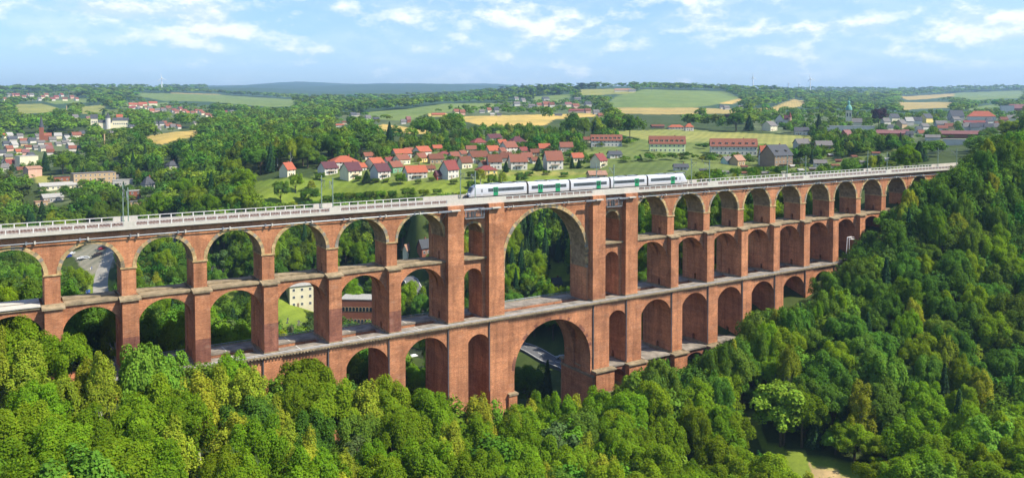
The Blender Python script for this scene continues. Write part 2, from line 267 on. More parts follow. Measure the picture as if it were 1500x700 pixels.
# ------------------------------------------------------------------ mesh helpers
class MB:
    def __init__(s): s.v = []; s.f = []; s.m = []
    def add(s, vs, fs, mi=0):
        n = len(s.v); s.v += [tuple(map(float, q)) for q in vs]; s.f += [tuple(n+i for i in f) for f in fs]; s.m += [mi]*len(fs); return s
    def box(s, x0, x1, y0, y1, z0, z1, mi=0):
        return s.add([(x0,y0,z0),(x1,y0,z0),(x1,y1,z0),(x0,y1,z0),(x0,y0,z1),(x1,y0,z1),(x1,y1,z1),(x0,y1,z1)],
                     [(0,3,2,1),(4,5,6,7),(0,1,5,4),(1,2,6,5),(2,3,7,6),(3,0,4,7)], mi)
    def prism(s, poly, axis, a, b, mi=0):
        n = len(poly)
        def P(u, w, q): return (u, q, w) if axis == 'y' else ((q, u, w) if axis == 'x' else (u, w, q))
        vs = [P(u, w, a) for u, w in poly]+[P(u, w, b) for u, w in poly]
        fs = [tuple(range(n)), tuple(range(2*n-1, n-1, -1))]+[(i, i+n, (i+1) % n+n, (i+1) % n) for i in range(n)]
        return s.add(vs, fs, mi)
    def bar(s, p, q, r, mi=0, n=6, r2=None):
        p, q = np.array(p, float), np.array(q, float); d = q-p; L_ = np.linalg.norm(d)
        if L_ < 1e-6: return s
        d /= L_; u = np.cross(d, (0, 0, 1) if abs(d[2]) < 0.9 else (1, 0, 0)); u /= np.linalg.norm(u); w = np.cross(d, u); r2 = r if r2 is None else r2
        vs = [p+(u*math.cos(2*pi*i/n)+w*math.sin(2*pi*i/n))*r for i in range(n)]+[q+(u*math.cos(2*pi*i/n)+w*math.sin(2*pi*i/n))*r2 for i in range(n)]
        return s.add(vs, [(i, (i+1) % n, (i+1) % n+n, i+n) for i in range(n)]+[tuple(range(n-1, -1, -1)), tuple(range(n, 2*n))], mi)
    def cyl(s, x, y, z0, z1, r, mi=0, n=10, r2=None): return s.bar((x, y, z0), (x, y, z1), r, mi, n, r2)
    def mesh(s, name, mats, fix=True):
        me = bpy.data.meshes.new(name); me.from_pydata(s.v, [], s.f)
        for m in (mats if isinstance(mats, (list, tuple)) else [mats]): me.materials.append(M[m] if isinstance(m, str) else m)
        me.polygons.foreach_set('material_index', s.m)
        if fix:
            bm = bmesh.new(); bm.from_mesh(me); bmesh.ops.recalc_face_normals(bm, faces=bm.faces)
            big = [f for f in bm.faces if len(f.verts) > 4]
            if big: bmesh.ops.triangulate(bm, faces=big)
            bm.to_mesh(me); bm.free()
        me.update(); return me
    def build(s, name, mats, parent=None): return link(name, s.mesh(name, mats), parent)
def link(name, me, parent=None, loc=None, rz=0, scale=None):
    o = bpy.data.objects.new(name, me); COL.objects.link(o)
    if parent is not None: o.parent = parent
    if loc is not None: o.location = loc
    if rz: o.rotation_euler = (0, 0, rz)
    if scale is not None: o.scale = scale
    return o
def tag(o, label=None, cat=None, group=None, kind=None):
    if label: o['label'] = label
    if cat: o['category'] = cat
    if group: o['group'] = group
    if kind: o['kind'] = kind
    return o
def empty(name, loc=(0, 0, 0), rz=0, label=None, cat=None, group=None):
    o = bpy.data.objects.new(name, None); COL.objects.link(o); o.location = loc; o.rotation_euler = (0, 0, rz); o.empty_display_size = 0.5
    return tag(o, label, cat, group)
def copy_tree(o, parent=None):
    c = o.copy(); COL.objects.link(c); c.parent = parent
    for ch in KIDS.get(o.name, []): copy_tree(ch, c)
    return c
KIDS = {}
def note_kids(root):
    for o in bpy.data.objects:
        if o.parent == root: KIDS.setdefault(root.name, []).append(o); note_kids(o)

# ------------------------------------------------------------------ land cover: outlines carried onto the terrain
GR = {'meadow': (0.17, 0.235, 0.035), 'field': (0.145, 0.20, 0.055), 'lawn': (0.15, 0.205, 0.028), 'tan': (0.36, 0.275, 0.10), 'gold': (0.46, 0.33, 0.10), 'olive': (0.24, 0.245, 0.07),
      'garden': (0.13, 0.17, 0.045), 'yard': (0.33, 0.30, 0.24), 'forest': (0.05, 0.075, 0.02), 'asphalt': (0.16, 0.16, 0.165), 'town': (0.10, 0.13, 0.06), 'sand': (0.42, 0.31, 0.17), 'brown': (0.30, 0.14, 0.08)}
# (cover, polygon in photo pixels, nearest depth, farthest depth, share of trees let in)
LAND = [
 ('lawn', [(375,266),(400,262),(470,260),(560,264),(640,266),(760,256),(860,256),(960,270),(960,300),(640,310),(375,305)], 400, 640, .0),
 ('olive', [(735,252),(860,252),(900,262),(900,285),(735,268)], 400, 640, .01),
 ('gold', [(218,199),(250,194),(291,191),(292,200),(262,204),(238,212),(214,208)], 500, 1400, .0),
 ('field', [(200,136),(316,139),(432,146),(432,156),(395,157),(303,149),(240,148),(200,141)], 1200, 4500, .0),
 ('tan', [(250,136),(320,138),(330,141),(250,141)], 1200, 5000, .0),
 ('olive', [(20,153),(60,152),(86,158),(82,164),(27,168)], 900, 3000, .0),
 ('olive', [(118,157),(154,153),(150,164),(119,168)], 900, 3000, .0),
 ('field', [(62,148),(130,144),(130,150),(80,153)], 900, 3500, .0),
 ('field', [(178,153),(248,150),(248,156),(180,159)], 900, 3500, .0),
 ('field', [(530,165),(595,160),(651,152),(722,151),(742,160),(692,162),(625,166),(600,178),(540,174)], 800, 4000, .0),
 ('gold', [(536,189),(563,182),(620,190),(640,195),(614,197),(567,193)], 600, 2500, .0),
 ('gold', [(628,166),(655,166),(655,171),(628,171)], 600, 2500, .0),
 ('gold', [(660,171),(796,168),(872,166),(872,171),(812,175),(798,184),(714,186),(677,177)], 600, 2500, .0),
 ('lawn', [(712,186),(790,183),(765,195),(722,197)], 600, 2500, .0),
 ('field', [(777,142),(837,138),(832,149),(809,152),(785,149)], 1000, 4000, .0),
 ('olive', [(846,131),(930,130),(930,137),(875,140),(850,140)], 1000, 5000, .0),
 ('field', [(884,157),(903,141),(944,131),(1062,134),(1084,144),(1041,155),(1016,158),(900,158)], 1000, 5000, .0),
 ('tan', [(900,158),(1016,158),(1044,159),(1100,160),(1100,166),(960,168),(903,166)], 900, 3000, .0),
 ('gold', [(1048,148),(1082,144),(1090,146),(1073,153),(1050,152)], 900, 4000, .0),
 ('tan', [(1095,160),(1130,158),(1163,145),(1181,149),(1177,155),(1134,164),(1056,167)], 900, 4000, .0),
 ('olive', [(890,193),(997,189),(1090,195),(1190,199),(1190,206),(1160,216),(1137,212),(1060,207),(1010,208),(950,206)], 500, 1400, .0),
 ('tan', [(1313,142),(1400,137),(1400,141),(1363,145),(1330,147)], 900, 6000, .0), ('field', [(1400,136),(1500,133),(1500,144),(1426,147),(1395,142)], 900, 6000, .0),
 ('tan', [(1316,150),(1398,150),(1390,158),(1322,161)], 900, 6000, .0),
 ('field', [(1408,160),(1464,152),(1466,156),(1440,164)], 900, 6000, .0),
 ('olive', [(48,258),(107,258),(109,270),(57,272)], 400, 1200, .0),
 ('lawn', [(402,440),(466,440),(470,500),(402,500)], 330, 700, .0),
 ('meadow', [(325,425),(372,425),(376,480),(320,480)], 330, 700, .08),
 ('lawn', [(800,384),(836,384),(838,412),(800,412)], 330, 700, .0),
 ('lawn', [(596,490),(628,480),(628,500),(596,530)], 300, 600, .0),
 ('meadow', [(88,400),(120,395),(170,412),(180,450),(88,430)], 330, 800, .1),
 ('gravel', [(104,372),(140,350),(175,350),(178,380),(150,400),(150,440),(128,440),(126,400)], 330, 1000, .0),
 ('garden', [(690,345),(700,345),(700,420),(690,420)], 300, 1000, .1),
 ('sand', [(1186,680),(1218,684),(1244,700),(1255,740),(1195,740)], 100, 330, .0),
 ('meadow', [(1090,600),(1106,600),(1125,650),(1180,664),(1290,690),(1320,760),(1170,760)], 100, 330, .0),
 ('garden', [(455,262),(470,244),(560,226),(600,216),(650,205),(700,198),(770,196),(850,205),(870,225),(870,262),(640,268)], 400, 1000, .34),
 ('garden', [(870,256),(870,205),(960,203),(1110,206),(1240,196),(1330,206),(1330,262),(960,272)], 330, 1000, .62),
 ('town', [(1285,166),(1380,170),(1460,162),(1500,168),(1460,206),(1285,206)], 700, 2000, .6),
 ('town', [(0,200),(60,196),(125,200),(128,232),(60,250),(60,262),(0,262)], 400, 1800, .5),
 ('town', [(60,262),(160,250),(235,270),(215,296),(60,300)], 400, 1000, .4),
 ('town', [(0,136),(110,134),(110,147),(0,150)], 1200, 5000, .45),
 ('town', [(178,146),(312,158),(312,174),(236,174),(178,162)], 900, 5000, .4),
 ('town', [(205,180),(262,180),(262,196),(205,196)], 700, 2500, .4),
 ('town', [(632,160),(780,146),(872,152),(880,166),(860,172),(760,168),(690,172),(632,172)], 900, 4000, .5),
 ('town', [(500,166),(600,174),(606,184),(480,190)], 700, 3000, .30),
 ('town', [(1100,166),(1165,164),(1290,168),(1285,194),(1160,198),(1100,190)], 600, 2000, .75),
 ('garden', [(128,160),(188,160),(188,190),(128,190)], 700, 2500, .35),
]
GR['gravel'] = (0.25, 0.235, 0.20)
def inpoly(x, y, poly):
    x = np.asarray(x); y = np.asarray(y); c = np.zeros(x.shape, bool); n = len(poly); j = n-1
    for i in range(n):
        xi, yi = poly[i]; xj, yj = poly[j]
        if yi != yj: c ^= ((yi > y) != (yj > y)) & (x < (xj-xi)*(y-yi)/(yj-yi)+xi)
        j = i
    return c
def cover(X, Y, Z):
    px, py, d = project(X, Y, Z); idx = np.full(np.shape(px), -1)
    for k in range(len(LAND)-1, -1, -1):
        nm, poly, d0, d1, _ = LAND[k]; m = inpoly(px, py, poly) & (d > d0) & (d < d1); idx[m] = k
    return idx, px, py, d
def terrain():
    az = np.concatenate([np.arange(-6, 72, 0.16), np.arange(72, 354, 3.0)]); rr = np.concatenate([[0.5, 30], np.exp(np.linspace(math.log(60), math.log(15500), 560))])
    A, Rr = np.meshgrid(np.radians(az), rr); X = CX+Rr*np.sin(A); Y = CY+Rr*np.cos(A); Z = height(X, Y)
    nr, na = X.shape; co = np.stack([X.ravel(), Y.ravel(), Z.ravel()], 1)
    i = np.arange(nr-1)[:, None]*na; j = np.arange(na)[None]; j2 = (j+1) % na
    q = np.stack([i+j, i+j2, i+na+j2, i+na+j], -1).reshape(-1, 4)
    me = bpy.data.meshes.new('ground'); me.vertices.add(len(co)); me.vertices.foreach_set('co', co.ravel())
    me.loops.add(q.size); me.loops.foreach_set('vertex_index', q[:, ::-1].ravel()); me.polygons.add(len(q)); me.polygons.foreach_set('loop_start', np.arange(0, q.size, 4)); me.update(calc_edges=True)
    idx, px, py, d = cover(co[:, 0], co[:, 1], co[:, 2])
    tab = np.array([GR[l[0]] for l in LAND]+[GR['forest']]); col = tab[idx]
    # forest floor in the far country reads as tree cover
    far = (idx < 0) & (d > 1500); col[far] = (0.04, 0.08, 0.04)
    a = me.color_attributes.new('cover', 'FLOAT_COLOR', 'POINT'); a.data.foreach_set('color', np.concatenate([col, np.ones((len(col), 1))], 1).ravel().astype(np.float32))
    me.materials.append(M['ground']); me.polygons.foreach_set('use_smooth', np.ones(len(q), bool))
    tag(link('ground', me), kind='structure', label='rolling valley ground under the viaduct with fields and meadows')
terrain()
# ------------------------------------------------------------------ the viaduct
T = 7.57; ZS, ZM, ZL, ZG, ZT = 69.9, 63.3, 45.9, 25.0, 78.2
PIERX = {1:-119.25,2:-104.3,3:-89.02,4:-73.14,5:-56.79,6:-40.26,9:60.99,10:77.85,11:94.94,12:112.08,13:129.23,14:146.63,15:163.74,16:180.85,17:198.0,18:215.2,19:232.4}
for k in range(0, -10, -1): PIERX[k] = PIERX[1]-14.95*(1-k)
A1, A2, B1, B2, WB = -22.81, -9.63, 27.86, 41.16, 5.0
via = empty('viaduct', (A2+21, T/2, 0), 0, 'four storey red brick railway viaduct with yellow stone arch rings crossing the valley', 'viaduct')
OFF = (-(A2+21), -T/2, 0)
bpy.context.view_layer.update()
def vpart(name, mb, mats, parent=via):
    me = mb.mesh(name, mats)
    o = link(name, me, parent)
    if parent is via: o.location = OFF
    return o
def gz(x, y=3.8): return hz(x, y)
def arc(xc, zc, r, n=20, a0=180, a1=0): return [(xc+r*math.cos(R(a0+(a1-a0)*i/n)), zc+r*math.sin(R(a0+(a1-a0)*i/n))) for i in range(n+1)]
def bay(xl, xr, z0, z1, xc, zs, r, wall_below=None):
    # wall with an arched opening; wall_below: the jambs reach down to this height
    zb = zs if wall_below is None else wall_below
    p = [(xl, z1), (xl, zb)]
    if xc-r > xl+0.02 or wall_below is not None: p += [(xc-r, zb)]
    if abs(zb-zs) < 1e-6: p += arc(xc, zs, r)[(1 if xc-r > xl+0.02 else 0):]
    else: p += arc(xc, zs, r)
    if abs(zb-zs) > 1e-6: p += [(xc+r, zb)]
    if xc+r < xr-0.02: p += [(xr, zb)]
    p += [(xr, z1)]
    q = [p[0]]
    for a in p[1:]:
        if abs(a[0]-q[-1][0])+abs(a[1]-q[-1][1]) > 1e-4: q.append(a)
    return q
def ring(mb, xc, zs, ri, ro, y0, y1, mi=0, n=26, legs=0):
    # voussoirs, each a wedge of slightly different reach and tone
    for i in range(n):
        a0, a1 = 180-180*i/n, 180-180*(i+1)/n; rr = ro+random.uniform(-.10, .12)*(ro-ri)
        pl = [(xc+ri*math.cos(R(a0)), zs+ri*math.sin(R(a0))), (xc+ri*math.cos(R(a1)), zs+ri*math.sin(R(a1))), (xc+rr*math.cos(R(a1)), zs+rr*math.sin(R(a1))), (xc+rr*math.cos(R(a0)), zs+rr*math.sin(R(a0)))]
        e = random.uniform(-.03, .05); m_ = random.choice([0, 0, 0, 0, 1, 1, 2]) if mi == 0 else mi
        mb.prism(pl, 'y', y0-e, y0+0.55, m_); mb.prism(pl, 'y', y1-0.55, y1+e, m_)
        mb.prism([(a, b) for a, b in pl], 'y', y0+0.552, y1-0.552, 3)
    if legs:
        for s in (-1, 1):
            z = zs
            while z > zs-legs:
                h = random.uniform(.5, .75); w = random.uniform(.55, 1.1); xa = xc+s*ri; xb = xa+s*w
                for (ya, yb, m_) in ((y0-.04, y0+.55, random.choice([0, 0, 1, 2])), (y0+.552, y1-.552, 3), (y1-.55, y1+.04, 0)): mb.box(min(xa, xb), max(xa, xb), ya, yb, z-h, z-0.01, m_)
                z -= h
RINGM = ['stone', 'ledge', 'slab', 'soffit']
def passage_poly(y0, y1, z0, z1, w=1.0, h=2.3):
    ym = (y0+y1)/2
    return [(y0, z0), (y0, z1), (y1, z1), (y1, z0), (ym+w/2, z0)]+[(ym+w/2*math.cos(R(a)), z0+h-w/2+w/2*math.sin(R(a))) for a in range(0, 181, 20)]+[(ym-w/2, z0)]
def blind_niches(mb, x0, x1, ym, zlist, mi=1):
    # darker bricked-up window shapes on the flanks of a pier, standing 3 cm proud
    for z in zlist:
        pl = [(ym-.45, z), (ym-.45, z+2.2)]+[(ym+.45*math.cos(R(a)), z+2.2+.45*math.sin(R(a))) for a in range(160, 19, -20)]+[(ym+.45, z+2.2), (ym+.45, z)]
        mb.prism(pl, 'x', x0-.03, x0+.05, mi); mb.prism(pl, 'x', x1-.05, x1+.03, mi)
def pier_normal(k, x):
    g = gz(x); mb = MB(); w = 3.0
    mb.prism(passage_poly(0, T, ZM, ZT), 'x', x, x+w, 0)                      # top storey
    if g < ZM-1:                                                              # second storey from above
        z0 = max(ZL, g-3); xa, xb = x-.2, x+3.2
        pp = passage_poly(.25, T-.25, z0, ZM-.52) if g < ZL else [(.25, z0), (.25, ZM-.52), (T-.25, ZM-.52), (T-.25, z0)]
        mb.prism(pp, 'x', xa+.18, xb-.18, 0)
        mb.box(xa, xb, -2.06, .247, z0, ZM-.62, 0); mb.box(xa, xb, T-.247, T+2.06, z0, ZM-.62, 0)
        # flush weathered patch: the lower two thirds rebuilt in darker brick
        zp = ZL+ (ZM-ZL)*(.34+.08*((k*7) % 3))
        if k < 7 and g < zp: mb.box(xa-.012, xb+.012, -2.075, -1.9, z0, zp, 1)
        mb.box(xa-.5, xb+.5, -2.5, -.17, ZM-.6, ZM-.2, 2); mb.prism([(-2.5, ZM-.2), (-.003, ZM-.2), (-.003, ZM+.25)], 'x', xa-.5, xb+.5, 2)
        mb.box(xa-.5, xb+.5, T+.17, T+2.5, ZM-.6, ZM-.2, 2); mb.prism([(T+2.5, ZM-.2), (T+.003, ZM-.2), (T+.003, ZM+.25)], 'x', xa-.5, xb+.5, 2)
        mb.box(xa, xb, -.168, T+.168, ZM-.518, ZM-.003, 2)
        mb.box(xa-.15, xb+.15, -2.25, T+2.25, z0-.1, z0+.35, 2) if g < ZL else None
    if g < ZL-1:                                                              # third storey
        z0 = max(ZG, g-3) if x > 20 else g-3; xa, xb = x-.75, x+3.75
        mb.prism(passage_poly(-2.4, T+2.4, z0, ZL-.62, 1.1), 'x', xa+.2, xb-.2, 0)
        mb.box(xa, xb, -3.4, -2.403, z0, ZL-.62, 0); mb.box(xa, xb, T+2.403, T+3.4, z0, ZL-.62, 0)
        if g < ZG and x > 20: mb.box(xa-.15, xb+.15, -3.6, T+3.6, z0-.1, z0+.3, 2)
    if g < ZG-1 and x > 20:                                                   # ground storey
        z0 = g-6; xa, xb = x-1.4, x+4.4; zb = max(g+4, ZG-5.5)
        mb.box(xa, xb, -5.3, T+5.3, zb, ZG-.5, 0); mb.box(xa-.1, xb+.1, -5.4, T+5.4, z0, zb-.003, 3)
        mb.box(xa-.6, xb+.6, -5.9, -3.63, ZG-.5, ZG-.05, 2); mb.box(xa-.6, xb+.6, T+3.63, T+5.9, ZG-.5, ZG-.05, 2); mb.box(xa, xb, -3.627, T+3.627, ZG-.497, ZG-.05, 2)
    o = vpart('pier', mb, ['brick', 'brick_old', 'ledge', 'ledge'])
    im = MB(); im.box(x-.22, x+w+.22, -.22, T+.22, ZS-.35, ZS, 0); vpart('impost', im, ['stone'], o)
    if g < ZL-1:
        dp = MB(); dp.cyl(x-.95, -3.25, max(ZG, g-1)+.3, ZL-.7, .12); vpart('drainpipe', dp, ['pipe'], o)
    return o
for k, x in sorted(PIERX.items()): pier_normal(k, x)
for x in (A1, A2, B1, B2):
    mb = MB(); g = gz(x); w = WB
    mb.prism(passage_poly(.0, T, ZL, ZM-.3, 1.1, 2.6), 'x', x+.15, x+w-.15, 0); mb.prism(passage_poly(.0, T, ZM-.297, ZT, 1.1, 2.6), 'x', x+.15, x+w-.15, 0)
    mb.box(x, x+w, -2.06, -.003, ZL, ZT+.3, 0); mb.box(x, x+w, T+.003, T+2.06, ZL, ZT+.3, 0)
    mb.box(x-.2, x+w+.2, -2.3, T+2.3, ZL-.1, ZL+.4, 2)
    xa, xb = x-.5, x+w+.5
    mb.prism(passage_poly(-2.4, T+2.4, g-5 if x < 20 else ZG, ZL-.62, 1.1), 'x', xa+.2, xb-.2, 0)
    mb.box(xa, xb, -3.4, -2.403, g-5 if x < 20 else ZG, ZL-.62, 0); mb.box(xa, xb, T+2.403, T+3.4, g-5 if x < 20 else ZG, ZL-.62, 0)
    ztop = ZG-3.003 if x < 20 else ZG-.5
    xa2, xb2 = x-1.1, x+w+1.1
    if x > 20:
        mb.box(xa2-.5, xb2+.5, -5.9, -3.43, ZG-.5, ZG-.05, 2); mb.box(xa2-.5, xb2+.5, T+3.43, T+5.9, ZG-.5, ZG-.05, 2); mb.box(xa2, xb2, -3.427, T+3.427, ZG-.497, ZG-.003, 2)
        mb.box(xa2, xb2, -5.3, T+5.3, max(g+6, 18), ZG-.503, 0); mb.box(xa2-.1, xb2+.1, -5.4, T+5.4, g-6, max(g+6, 18)-.003, 3)
    o = vpart('tower_pier', mb, ['brick', 'brick_old', 'ledge', 'ledge'])
    dp = MB()
    dp.cyl(x-.7, -3.2, ZG+.3, ZL-.7, .14); vpart('drainpipe', dp, ['pipe'], o)
# bays
def deck_strip(mb, xa, xb, y0, y1, z, mi=0, th=.45): mb.box(xa, xb, y0, y1, z-th, z, mi)
ks = sorted(PIERX); pairs = [(PIERX[a]+3.0, PIERX[b]) for a, b in zip(ks[:-1], ks[1:]) if not (a == 6 and b == 9)]
pairs += [(PIERX[6]+3.0, A1), (B2+WB, PIERX[9])]
for xl, xr in sorted(pairs):
    xm = (xl+xr)/2; g = max(gz(xl), gz(xr)); gm = min(gz(xl), gz(xr)); big_l = abs(xl-(B2+WB)) < .01; big_r = abs(xr-A1) < .01
    # top storey
    r = (xr-xl)/2-.02; rt = min(r, 7.05)
    mb = MB(); mb.prism(bay(xl, xr, ZS, ZT, xm, ZS, rt), 'y', 0, T, 0)
    o = vpart('upper_arch_wall', mb, ['brick'])
    rg = MB(); ring(rg, xm, ZS, rt-.05, rt+.75, -.09, T+.09); vpart('stone_ring', rg, RINGM, o)
    if gm < ZM-2:                                     # second storey: two ribs with a slot between
        xa = xl+(.2 if not big_l else .15)+0; xb = xr-(.2 if not big_r else .15)
        xa -= .18; xb += .18; r = (xb-xa)/2-.02; zs = ZM-1.35-r
        for y0, y1 in ((T-2.9, T+.15), (-.15, 2.9)): mb = MB(); mb.prism(bay(xa, xb, zs, ZM-.52, xm, zs, r), 'y', y0, y1, 0); o = vpart('middle_arch_wall', mb, ['brick', 'brick_old'])
        lg = MB()
        ea, eb = xl-.0, xr+.0
        for y0, y1 in ((-.55, 2.95), (T-2.95, T+.55)):
            deck_strip(lg, ea+.7 if not big_l else ea, eb-.7 if not big_r else eb, y0, y1, ZM, 0, .5)
        lg.box(ea+.7, eb-.7, 2.952, T-2.952, ZM-1.6, ZM-1.2, 1)
        vpart('walkway', lg, ['ledge', 'deckstone'])
        rg = MB()
        for i in range(24):
            a0, a1 = 180-7.5*i, 180-7.5*(i+1); pl = [(xm+q*math.cos(R(a)), zs+q*math.sin(R(a))) for q, a in ((r-.03, a0), (r-.03, a1), (r+.55, a1), (r+.55, a0))]
            rg.prism(pl, 'y', -.21, -.12, 0)
        vpart('brick_ring', rg, ['brick'], o)
    if gm < ZL-2:                                     # third storey
        xa = xl+.75; xb = xr-.75
        if big_l: xa = xl+.5
        if big_r: xb = xr-.5
        xa -= .2; xb += .2; xc = (xa+xb)/2; r = (xb-xa)/2-.02; zs = 43.5-r
        for y0, y1 in ((-2.95, 1.6), (T-1.6, T+2.95)): mb = MB(); mb.prism(bay(xa, xb, zs, ZL-.62, xc, zs, r), 'y', y0, y1, 0); o = vpart('lower_arch_wall', mb, ['brick'])
        if gm < ZG-2 and xl > 20:
            xa2 = xl+1.4-.0; xb2 = xr-1.4
            if big_l: xa2 = xl+1.1
            if big_r: xb2 = xr-1.1
            xc = (xa2+xb2)/2; r = (xb2-xa2)/2-.02; zs = 23.3-r; mb = MB()
            mb.prism(bay(xa2, xb2, zs, ZG-.5, xc, zs, r), 'y', -3.2, T+3.2, 0)
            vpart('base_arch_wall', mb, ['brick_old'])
            lg = MB()
            for y0, y1 in ((-3.9, 1.4), (T-1.4, T+3.9)): lg.box(xa2+.6, xb2-.6, y0, y1, ZG-.5, ZG-.02, 0)
            lg.box(xa2+.6, xb2-.6, 1.402, T-1.402, ZG-.5, ZG-.4, 0)
            vpart('base_walkway', lg, ['deckstone'])
# low deck with its kerb, one strip front, one back, cross slabs at the piers
lowX0 = min(x for x in PIERX.values() if gz(x) < ZL-1)-8; lowX1 = max(x for x in PIERX.values() if gz(x) < ZL-1)+8
mb = MB()
for y0, y1 in ((-3.75, 1.7), (T-1.7, T+3.75)): mb.box(lowX0, lowX1, y0, y1, ZL-.62, ZL-.1, 0)
mb.box(lowX0, lowX1, -3.95, -3.35, ZL-.35, ZL-.02, 1); mb.box(lowX0, lowX1, T+3.35, T+3.95, ZL-.35, ZL-.02, 1)
for x in [q for q in PIERX.values() if lowX0 < q < lowX1]+[A1, A2, B1, B2]: mb.box(x-1.2, x+(4.2 if x in PIERX.values() else 6.2), 1.702, T-1.702, ZL-.6, ZL-.105, 0)
for x in [q+8.5 for q in PIERX.values() if lowX0 < q < lowX1]: mb.box(x, x+.25, -3.2, 1.5, ZL-.098, ZL-.07, 2); mb.box(x, x+.25, T-1.5, T+3.2, ZL-.098, ZL-.07, 2)
vpart('lower_deck', mb, ['deckstone', 'ledge', 'conc'])
mb = MB(); x = lowX0
while x < lowX1: mb.box(x, x+.35, -4.12, -3.952, ZL-.6, ZL-.3, 0); x += .8
vpart('dentil_course', mb, ['ledge'])['kind'] = 'stuff'
mb = MB()
for y in (-3.8, T+3.8):
    mb.bar((lowX0, y, ZL+.45), (lowX1, y, ZL+.45), .07); mb.bar((lowX0, y, ZL+.1), (lowX1, y, ZL+.1), .045)
    x = lowX0
    while x < lowX1: mb.box(x, x+.07, y-.04, y+.04, ZL-.02, ZL+.45); x += 2.0
vpart('lower_deck_rail', mb, ['galv'])
# narrow bays between the tower piers
for xl, xr in ((A1+WB, A2), (B1+WB, B2)):
    xm = (xl+xr)/2; a, b = xl-.15, xr+.15; mb = MB()
    mb.prism(bay(a, b, ZM, ZT, xm, 70.1, 3.0, ZM), 'y', 0, T, 0); mb.prism(bay(a, b, ZL, ZM-.5, xm, 57.2, 3.0, ZL), 'y', 0, T, 0)
    o = vpart('narrow_bay_wall', mb, ['brick'])
    rg = MB(); ring(rg, xm, 70.1, 2.95, 3.6, -.08, T+.08, n=14); vpart('stone_ring', rg, RINGM, o)
    lg = MB(); lg.box(xl, xr, -.9, T+.9, ZM-.497, ZM-.003, 0); vpart('walkway', lg, ['ledge'])
    a, b = xl+.5-.2, xr-.5+.2; r = (b-a)/2-.02
    for y0, y1 in ((-2.95, 1.6), (T-1.6, T+2.95)): mb = MB(); mb.prism(bay(a, b, 42.1-r, ZL-.62, xm, 42.1-r, r), 'y', y0, y1, 0); vpart('lower_arch_wall', mb, ['brick'])
    if xl > 0:
        lg = MB(); lg.box(xl+1.1, xr-1.1, -3.6, T+3.6, ZG-.5, ZG-.01, 0); vpart('base_walkway', lg, ['deckstone'])
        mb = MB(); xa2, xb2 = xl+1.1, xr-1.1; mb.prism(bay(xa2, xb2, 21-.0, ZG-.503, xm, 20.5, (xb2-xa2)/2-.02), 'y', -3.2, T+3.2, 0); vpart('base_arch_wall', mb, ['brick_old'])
        # metal cages hung under the deck over both narrow bays
for xl, xr in ((A1+WB, A2), (B1+WB, B2)):
    mb = MB(); z0, z1, y0, y1 = 74.7, 77.4, -2.0, -.35; xa, xb = xl+.5, xr-1.6
    for xx in (xa, xb):
        for yy in (y0, y1): mb.box(xx-.07, xx+.07, yy-.07, yy+.07, z0, z1, 0)
    for zz in (z0, z1):
        mb.box(xa, xb, y0-.07, y0+.07, zz-.09, zz+.09, 0); mb.box(xa, xb, y1-.07, y1+.07, zz-.09, zz+.09, 0); mb.box(xa-.07, xa+.07, y0, y1, zz-.08, zz+.08, 0); mb.box(xb-.07, xb+.07, y0, y1, zz-.08, zz+.08, 0)
    x = xa+.35
    while x < xb: mb.box(x-.035, x+.035, y0-.03, y0+.03, z0, z1, 0); x += .42
    mb.box(xa+.1, xb-.1, y0+.1, y1-.1, z0+.1, z0+.16, 1)
    for xx in (xa+1, xa+2.2, xa+3.1): mb.box(xx, xx+.5, y0+.3, y0+.9, z0+.3, z0+1.9, 1)
    vpart('inspection_cage', mb, ['galv', 'train_d'])
# big central arches
xm, rr, zs = 11.75, 14.93, 60.9
mb = MB(); mb.prism(bay(A2+WB-.15, B1+.15, ZS, ZT, xm, zs, rr, ZL), 'y', .0, T, 0); o = vpart('central_upper_arch_wall', mb, ['brick'])
rg = MB(); ring(rg, xm, zs, rr-.06, rr+1.0, -.12, T+.12, n=58, legs=4.3); vpart('stone_ring', rg, RINGM, o)
xm, rr, zs = 12.3, 14.0, 28.6; xa, xb = A2+WB+.5-.2, B1-.5+.2; mb = MB()
for y0, y1 in ((-2.95, 1.9), (T-1.9, T+2.95)): mb.prism(bay(xa, xb, zs, ZL-.62, xm, zs, rr, 23.5), 'y', y0, y1, 0)
mb.box(xa, xm-rr-1.5, 1.902, T-1.902, 23.5, ZL-.7, 0); mb.box(xm+rr+.6, xb, 1.902, T-1.902, 23.5, ZL-.7, 0)
o = vpart('central_lower_arch_wall', mb, ['brick'])
rg = MB()
for i in range(44):
    a0, a1 = 180-180*i/44, 180-180*(i+1)/44; pl = [(xm+q*math.cos(R(a)), zs+q*math.sin(R(a))) for q, a in ((rr-.03, a0), (rr-.03, a1), (rr+.95, a1), (rr+.95, a0))]; rg.prism(pl, 'y', -3.02, -2.9, random.choice([0, 0, 1]))
vpart('brick_ring', rg, ['brick', 'brick_old'], o)
g0 = gz(xm)-6
for s_ in (-1, 1):
    xj = xm+s_*(rr-.25); x0, x1 = (xa+.02, xj) if s_ < 0 else (xj, xb-.02)
    lg = MB(); lg.box(x0, x1, -4.15, T+4.15, g0, 22.9, 0); lg.box(x0-(.0 if s_ < 0 else .3), x1+(.3 if s_ < 0 else .0), -4.4, T+4.4, 22.902, 23.497, 1); vpart('river_abutment', lg, ['brick', 'ledge'])
# repaired pale screed on the middle walkway at the left end
mb = MB(); mb.box(PIERX[0]-14, PIERX[1]-.8, -.75, 3.1, ZM+.004, ZM+.22, 0); mb.box(PIERX[0]-14, PIERX[1]-.8, T-3.1, T+.75, ZM+.004, ZM+.16, 0); vpart('repaired_screed', mb, ['conc'])
